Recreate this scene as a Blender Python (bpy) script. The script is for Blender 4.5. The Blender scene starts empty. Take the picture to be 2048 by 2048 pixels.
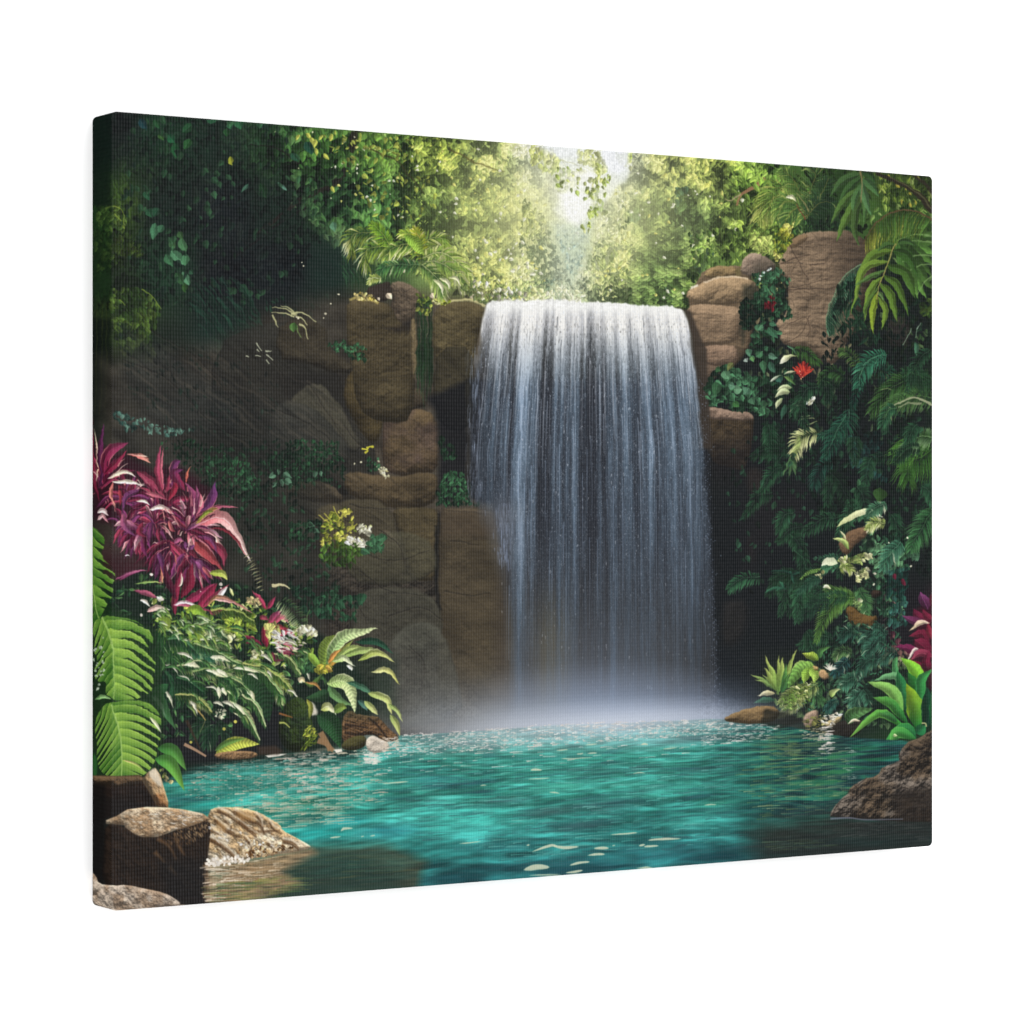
import bpy, bmesh, math
import numpy as np
from mathutils import Matrix, Vector

# ------------------------------------------------------------------ camera, light, exposure
sc = bpy.context.scene
W, H, DEP = 0.6128, 0.4580, 0.0262          # a 24 x 18 inch canvas on deep stretcher bars
TH = math.radians(32.5)                      # the wall is seen this far off square
FPX, RES = 5901.0, 2048.0                    # focal length in pixels of a 2048 px picture
D0 = 0.4572 * FPX / 1596.8                        # distance to the near edge of the face
# canvas coordinates: x along the face, y into the wall, z up; the near top edge is at x = 0
ca, sa = math.cos(TH), math.sin(TH)
cd = bpy.data.cameras.new('camera')
cam = bpy.data.objects.new('camera', cd)
sc.collection.objects.link(cam)
sc.camera = cam
# right = (ca,-sa), forward = (sa,ca) in the (x, y) plan of the canvas
Lx = (227 - 1024) / FPX * D0
cam.location = (.0011 - (Lx * ca + D0 * sa), -(-Lx * sa + D0 * ca), 0.0)
cam.rotation_euler = (math.pi / 2, 0, -TH)
cd.sensor_width = 36.0
cd.lens = 36.0 * FPX / RES
cd.shift_y = -1.8 / RES
cd.clip_start, cd.clip_end = 0.05, 100

wd = bpy.data.worlds.new('World')
sc.world = wd
wd.use_nodes = True
bg = wd.node_tree.nodes['Background']
bg.inputs['Color'].default_value = (1, 1, 1, 1)   # an evenly white studio tent
bg.inputs['Strength'].default_value = 1.65
sc.view_settings.view_transform = 'Standard'
sc.view_settings.look = 'None'
sc.view_settings.exposure = 0.0
sc.view_settings.gamma = 1.0
sc.view_settings.use_curve_mapping = False

key = bpy.data.lights.new('softbox', 'AREA')
key.shape = 'RECTANGLE'
key.size, key.size_y = 3.0, 2.0
key.energy = 14.0
ko = bpy.data.objects.new('softbox', key)
sc.collection.objects.link(ko)
ko.location = (1.3, -2.6, 1.3)
ko.rotation_euler = (Vector((0.3, 0, 0)) - Vector(ko.location)).to_track_quat('-Z', 'Y').to_euler()
# ------------------------------------------------------------------ the printed picture
# The print is painted stroke by stroke into a numpy buffer.  Stroke coordinates
# are pixel positions taken from the foreshortened image; unroll() straightens them onto the canvas.
#PAINT-BEGIN
F4 = np.float32
OX, OY, BW, BH = 180, 205, 1692, 1630
rng = np.random.RandomState(11)
IMG = np.zeros((BH, BW, 3), F4)
GY, GX = np.mgrid[0:BH, 0:BW].astype(F4)
GX += OX; GY += OY
TAB = np.random.RandomState(3).rand(8, 256, 256).astype(F4)
ZO = dict(R1=(170,200), R2=(600,230), R3=(1000,270), R4=(1380,320), R5=(170,650), R6=(600,650), R7=(1000,650), R8=(1380,650),
          S1=(170,1050), S2=(500,1050), S3=(900,1050), S4=(1380,1050), S5=(170,1400), S6=(600,1400), S7=(1000,1400), S8=(1380,1300), A=None)
ZK = 512 / 1932.0

def P(z, pts):
    a = np.asarray(pts, F4).reshape(-1, 2)
    return a if ZO[z] is None else a * ZK + np.asarray(ZO[z], F4)

def C(*c):
    return np.asarray(c, F4) / 255.0

def nz(x, y, k=0):
    xi = np.floor(x); yi = np.floor(y)
    fx = x - xi; fy = y - yi
    fx = fx * fx * (3 - 2 * fx); fy = fy * fy * (3 - 2 * fy)
    xi = xi.astype(np.int32) & 255; yi = yi.astype(np.int32) & 255
    x1 = (xi + 1) & 255; y1 = (yi + 1) & 255
    t = TAB[k & 7]
    return (t[yi, xi] * (1 - fx) + t[yi, x1] * fx) * (1 - fy) + (t[y1, xi] * (1 - fx) + t[y1, x1] * fx) * fy

def fbm(x, y, o=4, k=0):
    s = 0; a = 1.0; t = 0
    for i in range(o):
        s = s + a * nz(x * 2 ** i + 17 * i, y * 2 ** i + 5 * i, k + i); t += a; a *= .5
    return s / t

def sst(a, b, x):
    t = np.clip((x - a) / (b - a), 0, 1)
    return t * t * (3 - 2 * t)

def bbox(p, pad):
    x0 = max(int(p[:, 0].min() - OX - pad), 0); x1 = min(int(p[:, 0].max() - OX + pad) + 2, BW)
    y0 = max(int(p[:, 1].min() - OY - pad), 0); y1 = min(int(p[:, 1].max() - OY + pad) + 2, BH)
    if x1 <= x0 or y1 <= y0: return None
    return slice(y0, y1), slice(x0, x1)

def sdpoly(p, sl):
    X = GX[sl]; Y = GY[sl]
    d2 = np.full(X.shape, 1e9, F4); ins = np.zeros(X.shape, bool)
    n = len(p)
    for i in range(n):
        ax, ay = p[i]; bx, by = p[(i + 1) % n]
        ex, ey = bx - ax, by - ay
        L = ex * ex + ey * ey
        if L < 1e-9: continue
        wx = X - ax; wy = Y - ay
        t = np.clip((wx * ex + wy * ey) / L, 0, 1)
        np.minimum(d2, (wx - ex * t) ** 2 + (wy - ey * t) ** 2, out=d2)
        if ay != by:
            ins ^= ((ay > Y) != (by > Y)) & (X < ex * (Y - ay) / ey + ax)
    d = np.sqrt(d2)
    return np.where(ins, -d, d)

def put(sl, cov, col):
    v = IMG[sl]
    v += (col - v) * cov[..., None]

def smooth(p, n=2):
    for _ in range(n):
        q = np.roll(p, -1, 0)
        p = np.stack([p * .75 + q * .25, p * .25 + q * .75], 1).reshape(-1, 2)
    return p

def spline(p, n):
    p = np.asarray(p, F4)
    if len(p) == 2:
        t = np.linspace(0, 1, n)[:, None]
        return (p[0] * (1 - t) + p[1] * t).astype(F4)
    q = np.vstack([2 * p[0] - p[1], p, 2 * p[-1] - p[-2]])
    u = np.linspace(0, len(p) - 1 - 1e-4, n); i = u.astype(int); t = (u - i)[:, None]
    a, b, c, d = q[i], q[i + 1], q[i + 2], q[i + 3]
    return (.5 * (2 * b + (c - a) * t + (2 * a - 5 * b + 4 * c - d) * t * t + (3 * b - a - 3 * c + d) * t ** 3)).astype(F4)

def fill(p, col, a=1., f=1.4, z=None, sm=0):
    if z: p = P(z, p)
    p = np.asarray(p, F4)
    if sm: p = smooth(p, sm)
    sl = bbox(p, f + 1)
    if sl is None: return
    sd = sdpoly(p, sl)
    cov = np.clip(.5 - sd / f, 0, 1) * a
    if callable(col): col = col(GX[sl], GY[sl], sd)
    put(sl, cov, col)

def line(p, w0, w1, col, a=1., f=1.2, n=14, col2=None):
    """A tapered brush stroke along a spline."""
    p = spline(p, n)
    d = np.gradient(p, axis=0); d /= np.maximum(np.hypot(d[:, 0], d[:, 1]), 1e-6)[:, None]
    nn = np.stack([-d[:, 1], d[:, 0]], 1)
    w = (np.linspace(w0, w1, n) / 2)[:, None]
    fill(np.vstack([p + nn * w, (p - nn * w)[::-1]]), col, a, f)

def blade(p, w, c0, c1, a=1., half=.22, n=9, peak=.42, f=1.2, rib=None, vein=0, tip=None, edge=None, z=None):
    """One leaf along a spline: two tones either side of the midrib, colour running from base c0 to end c1."""
    if z: p = P(z, p); w = w * ZK
    p = spline(p, n)
    d = np.gradient(p, axis=0); d /= np.maximum(np.hypot(d[:, 0], d[:, 1]), 1e-6)[:, None]
    nn = np.stack([-d[:, 1], d[:, 0]], 1)
    s = np.linspace(0, 1, n)
    k = math.log(.5) / math.log(peak)
    hw = (np.sin(np.pi * s ** k) * .94 + .06 * (1 - s)) * w / 2
    o = np.vstack([p + nn * hw[:, None], (p - nn * hw[:, None])[::-1]])
    sl = bbox(o, 2)
    if sl is None: return
    sd = sdpoly(o, sl)
    X = GX[sl]; Y = GY[sl]
    best = np.full(X.shape, 1e9, F4); side = np.zeros_like(X); S = np.zeros_like(X)
    for i in range(n - 1):
        ax, ay = p[i]; ex, ey = p[i + 1] - p[i]
        L = ex * ex + ey * ey + 1e-9
        wx = X - ax; wy = Y - ay
        t = np.clip((wx * ex + wy * ey) / L, 0, 1)
        dd = (wx - ex * t) ** 2 + (wy - ey * t) ** 2
        m = dd < best
        best = np.where(m, dd, best)
        side = np.where(m, np.sign(ex * wy - ey * wx), side)
        S = np.where(m, (i + t) / (n - 1), S)
    tt = np.sqrt(best) / max(w / 2, .5)
    col = c0 + (c1 - c0) * S[..., None]
    g = 1 + half * side * np.clip(tt * 3, 0, 1)
    if vein:
        g = g * (1 + .16 * np.sin((S * vein - tt * 1.1) * 6.283))
    col = col * g[..., None]
    if tip is not None: col = col + (tip - col) * (sst(.55, 1, S))[..., None]
    if edge is not None: col = col + (edge - col) * sst(.62, .95, tt)[..., None] * .8
    if rib is not None: col = col + (rib - col) * (np.clip(1 - np.sqrt(best) / max(.9, w * .035), 0, 1) * .8)[..., None]
    put(sl, np.clip(.5 - sd / f, 0, 1) * a, np.clip(col, 0, 1))

def thin(p0, ang, L, w, droop, c0, c1, a=1.):
    """A narrow leaflet, cheap."""
    dx, dy = math.cos(ang) * L, math.sin(ang) * L
    m = (p0[0] + dx * .55, p0[1] + dy * .55 + droop * .25 * L)
    e = (p0[0] + dx * .92, p0[1] + dy * .92 + droop * L)
    nx, ny = -math.sin(ang) * w / 2, math.cos(ang) * w / 2
    q0 = (p0[0] + dx * .22, p0[1] + dy * .22 + droop * .05 * L)
    poly = np.array([p0, (q0[0] + nx * .8, q0[1] + ny * .8), (m[0] + nx, m[1] + ny), e, (m[0] - nx, m[1] - ny), (q0[0] - nx * .8, q0[1] - ny * .8)], F4)
    sl = bbox(poly, 2)
    if sl is None: return
    sd = sdpoly(poly, sl)
    t = np.clip(((GX[sl] - p0[0]) * dx + (GY[sl] - p0[1]) * dy) / (L * L + 1e-6), 0, 1)[..., None]
    lo = np.clip(.5 + ((GX[sl] - p0[0]) * nx + (GY[sl] - p0[1]) * ny) / (w * w / 2 + 1e-6), 0, 1)[..., None]
    put(sl, np.clip(.5 - sd / 1.2, 0, 1) * a, (c0 + (c1 - c0) * t) * (1.12 - .3 * lo))

def frond(path, n, L, w, c0, c1, z=None, a0=78, a1=24, droop=.12, sides=(1, -1), rach=None, hi=None, phi=.0, a=1., rw=1.6, back=None, prof=.55):
    if z: path = P(z, path); L = L * ZK; w = w * ZK
    m = 40
    p = spline(path, m)
    d = np.gradient(p, axis=0)
    if back is not None:
        line(path, L * .5, L * .12, back, .55, L * .35)
    for i in range(n):
        s = .04 + .95 * (i + .3 * rng.rand()) / n
        j = min(int(s * (m - 1)), m - 1)
        th = math.atan2(d[j, 1], d[j, 0])
        l = L * max(math.sin(math.pi * (.1 + .86 * s)), 0) ** prof
        for sd_ in sides:
            an = th + sd_ * math.radians(a0 + (a1 - a0) * s + rng.uniform(-4, 4))
            k = rng.uniform(.72, 1.22)
            e0, e1 = c0 * k, c1 * k
            if hi is not None and rng.rand() < phi: e0, e1 = e1, hi * rng.uniform(.85, 1.05)
            thin(p[j], an, l * rng.uniform(.85, 1.08), w, droop * rng.uniform(.5, 1.4), np.clip(e0, 0, 1), np.clip(e1, 0, 1), a)
    if rach is not None: line(path, rw, rw * .5, rach, .9)

# leaf stamps for the masses of foliage
SPR = {}
def stamp_mask(size, k, kind):
    key_ = (size, k, kind)
    if key_ in SPR: return SPR[key_]
    r = int(size * .62) + 2
    yy, xx = np.mgrid[-r:r + 1, -r:r + 1].astype(F4)
    al = k * math.pi / 12
    u = (xx * math.cos(al) + yy * math.sin(al)) / size + .5
    v = (-xx * math.sin(al) + yy * math.cos(al)) / size
    asp = (.24, .36, .13)[kind]
    hw = asp * np.sin(np.pi * np.clip(u, 0, 1) ** (.75 if kind != 1 else .6))
    hw = np.where((u < 0) | (u > 1), -.2, hw)
    cov = np.clip((hw - np.abs(v)) * size / 1.1 + .5, 0, 1)
    sh = np.where(v > 0, .82, 1.12) + .25 * (u - .5)
    sh = np.where(np.abs(v) * size < .5, sh * .9, sh)
    SPR[key_] = (cov.astype(F4), sh.astype(F4), r)
    return SPR[key_]

def stamp(x, y, size, ang, col, kind=0, a=1.):
    s = max(3, int(round(size)))
    cov, sh, r = stamp_mask(s, int(round(ang / (math.pi / 12))) % 24, kind)
    ix, iy = int(x - OX), int(y - OY)
    x0, x1, y0, y1 = ix - r, ix + r + 1, iy - r, iy + r + 1
    a0, b0 = max(0, -x0), max(0, -y0)
    a1, b1 = cov.shape[1] - max(0, x1 - BW), cov.shape[0] - max(0, y1 - BH)
    if a1 <= a0 or b1 <= b0: return
    v = IMG[y0 + b0:y0 + b1, x0 + a0:x0 + a1]
    v += (np.clip(col * sh[b0:b1, a0:a1, None], 0, 1) - v) * (cov[b0:b1, a0:a1] * a)[..., None]

def inpoly(p, n):
    """n random points inside a polygon."""
    p = np.asarray(p, F4)
    out = np.zeros((0, 2), F4)
    while len(out) < n:
        q = np.stack([rng.uniform(p[:, 0].min(), p[:, 0].max(), 4 * n + 50), rng.uniform(p[:, 1].min(), p[:, 1].max(), 4 * n + 50)], 1)
        ins = np.zeros(len(q), bool)
        for i in range(len(p)):
            ax, ay = p[i]; bx, by = p[(i + 1) % len(p)]
            if ay != by: ins ^= ((ay > q[:, 1]) != (by > q[:, 1])) & (q[:, 0] < (bx - ax) * (q[:, 1] - ay) / (by - ay) + ax)
        out = np.vstack([out, q[ins]])
    return out[:n]

def leaves(poly, n, size, pal, z=None, ang=(40, 140), kind=(0, 1), a=1., g=(.6, 1.3), clump=45, order=True, soft=0):
    """A mass of leaves in a polygon; clumps of light and dark come from noise."""
    if z: poly = P(z, poly)
    q = inpoly(poly, n)
    cl = fbm(q[:, 0] / clump, q[:, 1] / clump, 3, 2)
    br = np.clip((cl - .5) * 2.2 + .5 + rng.uniform(-.32, .32, n), 0, 1)
    o = np.argsort(br + rng.uniform(-.35, .35, n)) if order else range(n)
    for i in o:
        c = pal[min(int(br[i] * len(pal)), len(pal) - 1)] * rng.uniform(*g)
        s = rng.uniform(*size)
        stamp(q[i, 0], q[i, 1], s, math.radians(rng.uniform(*ang)), np.clip(c, 0, 1), kind[rng.randint(len(kind))], a)

def rock(p, col, z=None, light=(-.25, -.8, .55), bev=22, bump=.5, ns=26, amb=.5, dif=.75, f=2.2, sm=2, grain=.16, stri=None, a=1., crack=.0, col2=None, k=0, shade=None):
    if z: p = P(z, p)
    p = smooth(np.asarray(p, F4), sm) if sm else np.asarray(p, F4)
    sl = bbox(p, f + 2)
    if sl is None: return
    sd = sdpoly(p, sl)
    X = GX[sl]; Y = GY[sl]
    d = np.clip(-sd, 0, bev) / bev
    h = np.sqrt(np.clip(1 - (1 - d) ** 2, 0, 1)) * bev * .8
    nn = fbm(X / ns + k * 7, Y / ns, 5, k)
    if stri is not None:
        c_, s_ = math.cos(stri), math.sin(stri)
        nn = .62 * nn + .38 * fbm((X * c_ + Y * s_) / (ns * 2.2), (-X * s_ + Y * c_) / (ns * .4), 4, k + 1)
    h = h + bump * ns * nn
    gy, gx = np.gradient(h)
    lz = np.sqrt(gx * gx + gy * gy + 1)
    lam = np.clip((-gx * light[0] - gy * light[1] + light[2]) / lz, 0, 1.4)
    fine = rng.rand(*X.shape).astype(F4)
    sh = (amb + dif * lam) * (1 - grain / 2 + grain * fine) * (.8 + .4 * fbm(X / 60, Y / 60, 3, k + 3))
    c = np.asarray(col, F4)
    if col2 is not None:
        m = sst(.35, .65, fbm(X / (ns * 1.8), Y / (ns * 1.8), 3, k + 4))[..., None]
        c = c * (1 - m) + col2 * m
    if crack:
        cr = np.abs(fbm(X / (ns * 2.4) + 3, Y / (ns * 1.6), 3, k + 2) - .5)
        sh = sh * (1 - crack * np.clip(1 - cr / .018, 0, 1))
    if shade is not None: sh = sh * shade(X, Y)
    put(sl, np.clip(.5 - sd / f, 0, 1) * a, np.clip(c * sh[..., None], 0, 1))

def glow(x, y, rx, ry, col, a, pw=1.6, ang=0.):
    """Light haze over the painting (screen)."""
    global IMG
    dx, dy = GX - x, GY - y
    c_, s_ = math.cos(ang), math.sin(ang)
    r = np.sqrt(((dx * c_ + dy * s_) / rx) ** 2 + ((-dx * s_ + dy * c_) / ry) ** 2)
    m = (np.clip(1 - r, 0, 1) ** pw * a)[..., None]
    IMG += (col - IMG) * m

def dots(q, r, col, a=1., asp=1.):
    for (x, y) in q:
        rr = rng.uniform(*r)
        sl = bbox(np.array([[x, y]], F4), rr * max(asp, 1) + 2)
        if sl is None: continue
        dd = np.sqrt(((GX[sl] - x) / asp) ** 2 + (GY[sl] - y) ** 2)
        put(sl, np.clip((rr - dd) / 1. + .5, 0, 1) * a, col * rng.uniform(.85, 1.1))

def rect_v(x, y):
    """Height of an image pixel position on the straightened canvas, 0 at mid height, +-1 at the edges."""
    t = np.clip((x - 227) / 1636.4, -.03, 1)
    u = t / (1.1949 - .1949 * t)
    return (y - 1022.2) * (1 + .1949 * u) / 798.4

# ---- underpainting: soft colour field
UP = [
(190,260,12,28,20),(235,250,20,28,26),(330,260,22,48,32),(450,280,22,38,30),(560,280,30,62,32),(640,300,48,88,36),(760,300,66,104,42),(880,310,122,148,62),(980,320,168,188,98),(1080,310,222,234,190),(1180,320,240,244,244),(1250,330,222,230,192),(1330,340,160,175,95),(1420,360,142,162,80),(1500,370,100,138,52),(1580,370,66,104,42),(1680,370,38,66,26),(1780,380,58,80,30),(1855,390,45,62,24),
(190,430,22,50,20),(235,430,44,66,26),(330,430,22,36,30),(450,430,20,27,29),(560,420,22,38,30),(660,400,30,60,34),(760,420,48,90,44),(860,420,92,124,58),(960,420,124,146,74),(1060,420,200,210,112),(1150,410,244,248,232),(1220,420,200,212,150),(1300,430,122,150,76),(1390,440,92,124,66),(1470,430,112,140,66),(1560,420,92,126,46),(1640,440,30,52,30),(1740,430,55,88,34),(1845,440,40,72,25),
(190,560,20,36,18),(240,560,28,44,24),(330,540,28,56,38),(450,550,18,23,26),(560,540,18,25,28),(660,540,22,40,34),(760,560,48,72,40),(880,540,106,132,70),(970,540,140,158,86),(1070,540,178,194,128),(1130,540,190,206,190),(1220,540,168,188,112),(1310,560,84,120,58),(1390,540,82,112,52),(1460,480,90,118,50),(1640,560,92,76,60),(1800,560,34,64,24),(1850,560,30,58,22),
(190,700,12,18,14),(240,680,46,64,28),(330,700,26,36,28),(450,680,22,40,34),(560,700,44,36,29),(660,680,44,38,30),(740,650,46,40,32),(780,680,30,28,24),(880,650,62,52,36),(900,760,34,32,28),(1540,690,34,46,32),(1640,680,92,78,66),(1760,660,24,44,24),(1850,660,22,44,22),
(190,820,14,24,18),(250,810,30,38,36),(400,800,32,33,33),(550,800,30,32,31),(650,800,44,42,38),(740,800,58,48,36),(800,870,70,54,42),(900,850,20,22,26),(1450,780,18,30,26),(1560,800,20,34,26),(1680,790,18,30,22),(1840,800,24,46,26),
(250,950,24,30,24),(400,950,26,42,30),(520,950,22,34,28),(640,950,52,44,36),(760,1000,70,58,46),(860,1000,40,46,42),(900,920,24,36,30),(1460,930,52,46,38),(1520,930,16,22,26),(1600,950,18,34,28),(1700,930,18,32,28),(1830,930,24,50,26),
(300,1100,60,24,34),(450,1100,28,34,30),(560,1100,30,36,34),(700,1130,56,50,42),(800,1150,62,56,46),(930,1120,64,56,46),(1480,1060,26,27,31),(1560,1120,20,27,29),(1700,1060,20,38,28),(1830,1080,22,44,26),
(300,1250,40,74,34),(450,1250,70,92,50),(560,1260,32,40,34),(700,1270,56,54,48),(850,1280,62,60,56),(960,1300,70,70,70),(1470,1230,26,28,33),(1560,1250,18,28,30),(1700,1250,24,50,36),(1830,1250,60,24,40),
(300,1400,30,46,30),(450,1400,24,32,28),(560,1390,44,60,34),(700,1370,50,60,46),(850,1400,92,94,92),(1000,1400,110,116,124),(1200,1390,112,122,142),(1400,1380,76,84,102),(1480,1370,46,52,66),(1560,1360,60,84,40),(1700,1380,24,44,32),(1830,1390,30,60,30),
(300,1500,30,46,32),(700,1470,90,110,100)]

def underpaint():
    st = 8
    yy, xx = np.mgrid[0:BH + st:st, 0:BW + st:st].astype(F4)
    xx += OX; yy += OY
    num = np.zeros(xx.shape + (3,), F4); den = np.zeros(xx.shape, F4)
    for (x, y, r, g, b) in UP:
        w = 1.0 / (((xx - x) ** 2 + (yy - y) ** 2) / 900. + 1) ** 2.2
        num += w[..., None] * C(r, g, b); den += w
    f = num / den[..., None]
    iy = (GY[:, 0] - OY) / st; ix = (GX[0] - OX) / st
    y0 = iy.astype(int); x0 = ix.astype(int)
    fy = (iy - y0)[:, None, None]; fx = (ix - x0)[None, :, None]
    return ((f[y0][:, x0] * (1 - fx) + f[y0][:, x0 + 1] * fx) * (1 - fy) + (f[y0 + 1][:, x0] * (1 - fx) + f[y0 + 1][:, x0 + 1] * fx) * fy).astype(F4)

UND = underpaint()
IMG[:] = UND * (.82 + .36 * fbm(GX / 40, GY / 40, 4, 1))[..., None]

def und(x, y):
    return UND[min(max(int(y - OY), 0), BH - 1), min(max(int(x - OX), 0), BW - 1)]

def mass(poly, n, size, z=None, ang=(40, 140), kind=(0, 1), clump=50, lo=.45, hi=1.6, warm=.2, a=1., dark=.45, cream=1.):
    """Foliage whose leaves take their hue from the underpainting and vary from shade to glint."""
    if z: poly = P(z, poly)
    q = inpoly(poly, n)
    cl = fbm(q[:, 0] / clump, q[:, 1] / clump, 3, 5)
    b = np.clip((cl - .5) * 2.4 + dark + rng.uniform(-.4, .4, n), 0, 1)
    o = np.argsort(b + rng.uniform(-.3, .3, n))
    for i in o:
        u = und(q[i, 0], q[i, 1])
        k = lo + (hi - lo) * b[i] ** 1.3
        c = u * k * np.array([1 + warm * (b[i] - .4), 1 + .05 * (b[i] - .4), 1 - warm * .5 * (b[i] - .3)], F4)
        c = c + (C(222,224,168) - c) * max(0, b[i] - .62) * cream * rng.rand()
        stamp(q[i, 0], q[i, 1], rng.uniform(*size), math.radians(rng.uniform(*ang)), np.clip(c, 0, 1), kind[rng.randint(len(kind))], a)

# ---- far trees round the gap of sky
mass([(186,200),(600,215),(700,240),(700,420),(600,560),(430,620),(260,600),(186,640)], 1900, (8,22), lo=.6, hi=1.35, cream=0., a=.8, kind=(0,0,1), clump=60)
mass([(560,200),(760,220),(900,250),(900,560),(800,540),(700,520),(600,430),(540,330)], 2100, (11,22), lo=.36, hi=1.75, warm=.3, cream=.5, ang=(40,150), clump=42, dark=.42)
mass([(760,225),(1000,262),(1090,270),(1115,345),(1180,350),(1150,400),(1110,440),(1090,500),(1110,600),(960,612),(860,560),(800,420)], 4600, (8,16), lo=.4, hi=1.6, warm=.25, ang=(20,160), kind=(0,1,2), clump=30, dark=.42)
# hazy valley behind the lip
leaves([(1080,470),(1190,420),(1200,560),(1160,610),(1090,610),(1110,540)], 420, (5,9), [C(150,172,160),C(172,190,176),C(196,208,186),C(206,216,180)], clump=26)
fill([(1112,440),(1180,430),(1176,500),(1160,545),(1142,575),(1126,540),(1108,490)], C(184,202,200), .55, 30)
fill([(1110,575),(1140,570),(1140,612),(1100,612)], C(120,140,120), .5, 16)
mass([(1240,290),(1400,305),(1560,320),(1560,420),(1540,520),(1480,500),(1400,520),(1380,620),(1180,614),(1150,560),(1185,480),(1200,420),(1215,380)], 4600, (8,16), lo=.36, hi=1.6, warm=.22, ang=(20,160), kind=(0,1,2), clump=30, dark=.4)
for (x, y, r) in [(1375,405,26),(1375,480,24),(1400,520,34),(1330,590,30),(1270,430,20),(1230,560,16)]:
    leaves(inpoly([(x-r,y-r*1.3),(x+r,y-r*1.2),(x+r*.8,y+r*1.4),(x-r*.8,y+r*1.2)], 8), 26, (12,20), [C(50,82,58),C(66,98,64),C(84,116,60)], clump=20)
mass([(1240,480),(1380,450),(1400,620),(1190,616)], 1500, (7,14), lo=.45, hi=1.5, warm=.2, ang=(140,215), clump=26, dark=.4)
# twigs reaching into the sky and the leaves on them
glow(1150, 400, 360, 320, C(246,246,206), .50, 1.8)
glow(1060, 460, 320, 240, C(214,216,132), .46, 1.3)
glow(1160, 330, 150, 110, C(252,252,250), .3, 1.5)
glow(1140, 520, 130, 120, C(214,226,216), .42, 1.4)
glow(1270, 450, 240, 190, C(206,212,140), .34, 1.3)
SKY = [(1056,270),(1262,285),(1262,340),(1240,372),(1216,398),(1190,425),(1176,440),(1120,440),(1108,420),(1128,392),(1120,372),(1170,352),(1130,320)]
fill(SKY, C(248,250,246), .95, 10)
fill([(1060,275),(1180,285),(1172,345),(1150,352),(1120,330)], C(232,238,240), .9, 8)
fill([(1205,285),(1268,290),(1250,365),(1225,368),(1208,340)], C(232,236,242), .9, 12)
for (p, w0) in [([(1062,292),(1110,318),(1150,330),(1196,352),(1214,390)], 2.2), ([(1100,300),(1130,330),(1140,360)], 1.6), ([(1180,304),(1200,330),(1216,346)], 1.8), ([(1110,360),(1150,372),(1172,420)], 1.6), ([(1240,318),(1228,330),(1218,348)], 1.4)]:
    line(p, w0, .8, C(150,150,90), .7)
mass([(1050,400),(1090,430),(1104,480),(1128,540),(1150,580),(1160,612),(1040,612),(1040,480)], 520, (7,14), lo=.6, hi=1.5, kind=(0,1,2), ang=(20,160))
mass([(1205,420),(1260,400),(1260,612),(1120,612),(1145,580),(1172,540),(1192,480)], 480, (7,14), lo=.5, hi=1.5, kind=(0,1,2), ang=(20,160))
glow(1140, 540, 150, 130, C(226,230,180), .4, 1.3)
leaves([(1108,450),(1186,440),(1170,520),(1148,560),(1130,530)], 90, (5,9), [C(150,176,166),C(170,192,180),C(196,210,194)], a=.5)
YP = [C(122,146,62),C(160,182,78),C(192,204,96),C(214,222,128),C(232,236,170)]
leaves([(1155,300),(1195,304),(1218,345),(1200,352),(1182,336),(1160,330)], 90, (8,15), YP[:4], ang=(40,130))
leaves([(1120,335),(1170,345),(1185,372),(1150,400),(1120,392),(1110,360)], 90, (8,15), YP, ang=(40,130), a=.9)
leaves([(1160,368),(1195,380),(1215,430),(1192,440),(1176,412)], 60, (8,14), YP, ang=(50,120))
leaves([(1155,405),(1190,410),(1185,440),(1160,436)], 36, (7,12), YP, ang=(50,120), a=.85)
leaves([(1230,308),(1262,310),(1262,340),(1238,330)], 50, (7,12), YP[1:], a=.85)
leaves([(1062,296),(1100,302),(1122,330),(1104,352),(1062,330)], 120, (8,15), YP[1:], ang=(40,140), a=.9)
for (p, w0, w1, c) in [([(712,262),(698,330),(668,372),(600,405),(520,470)], 14, 7, (44,36,32)), ([(690,340),(640,400),(560,450),(470,520)], 7, 3, (30,28,28)),
                       ([(600,330),(560,300),(500,290)], 4, 2, (34,30,28)), ([(740,300),(800,330),(850,390)], 4, 2, (70,66,36)), ([(900,300),(960,330),(1010,345)], 3, 2, (110,100,50))]:
    line(p, w0, w1, C(*c) * .8, .82, 2.4)
mass([(600,300),(760,300),(760,420),(640,440),(560,440)], 160, (10,20), lo=.6, hi=1.6, cream=.2)
# glints
for (z, n, poly, r) in [('A',80,[(820,290),(1090,310),(1100,590),(960,600),(860,520)],(1.,3.0)), ('A',60,[(1230,340),(1500,370),(1480,520),(1390,600),(1200,600)],(1.,3.0)), ('A',36,[(640,280),(840,280),(840,440),(700,440)],(1.,2.6)),
                        ('A',40,[(950,480),(1090,480),(1090,600),(960,606)],(1.5,3.5))]:
    q = inpoly(poly, n)
    for (x, y) in q: stamp(x, y, rng.uniform(*r) * 3.2, math.radians(rng.uniform(0, 180)), C(246,244,214) if rng.rand() < .6 else C(224,220,120), 1, .95)
for i in range(120):
    x, y = inpoly([(640,262),(860,285),(880,430),(760,450),(700,360)], 1)[0]
    stamp(x, y, rng.uniform(6, 15), math.radians(rng.uniform(10, 170)), C(178,190,80) * rng.uniform(.6, 1.1), rng.randint(3), .9)
for (x, y, s, a_) in P('R1', [(1700,290),(1730,330),(1790,300),(1870,300),(1745,345),(1755,400),(1830,435),(1615,300),(1880,680),(1110,485)]).tolist() and [(p[0], p[1], 16, 80) for p in P('R1', [(1700,290),(1730,330),(1790,300),(1870,300),(1745,345),(1755,400),(1830,435),(1615,300),(1880,680),(1110,485)])]:
    stamp(x, y, s * rng.uniform(.7, 1.3), math.radians(rng.uniform(30, 140)), C(192,196,84), 0)
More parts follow.
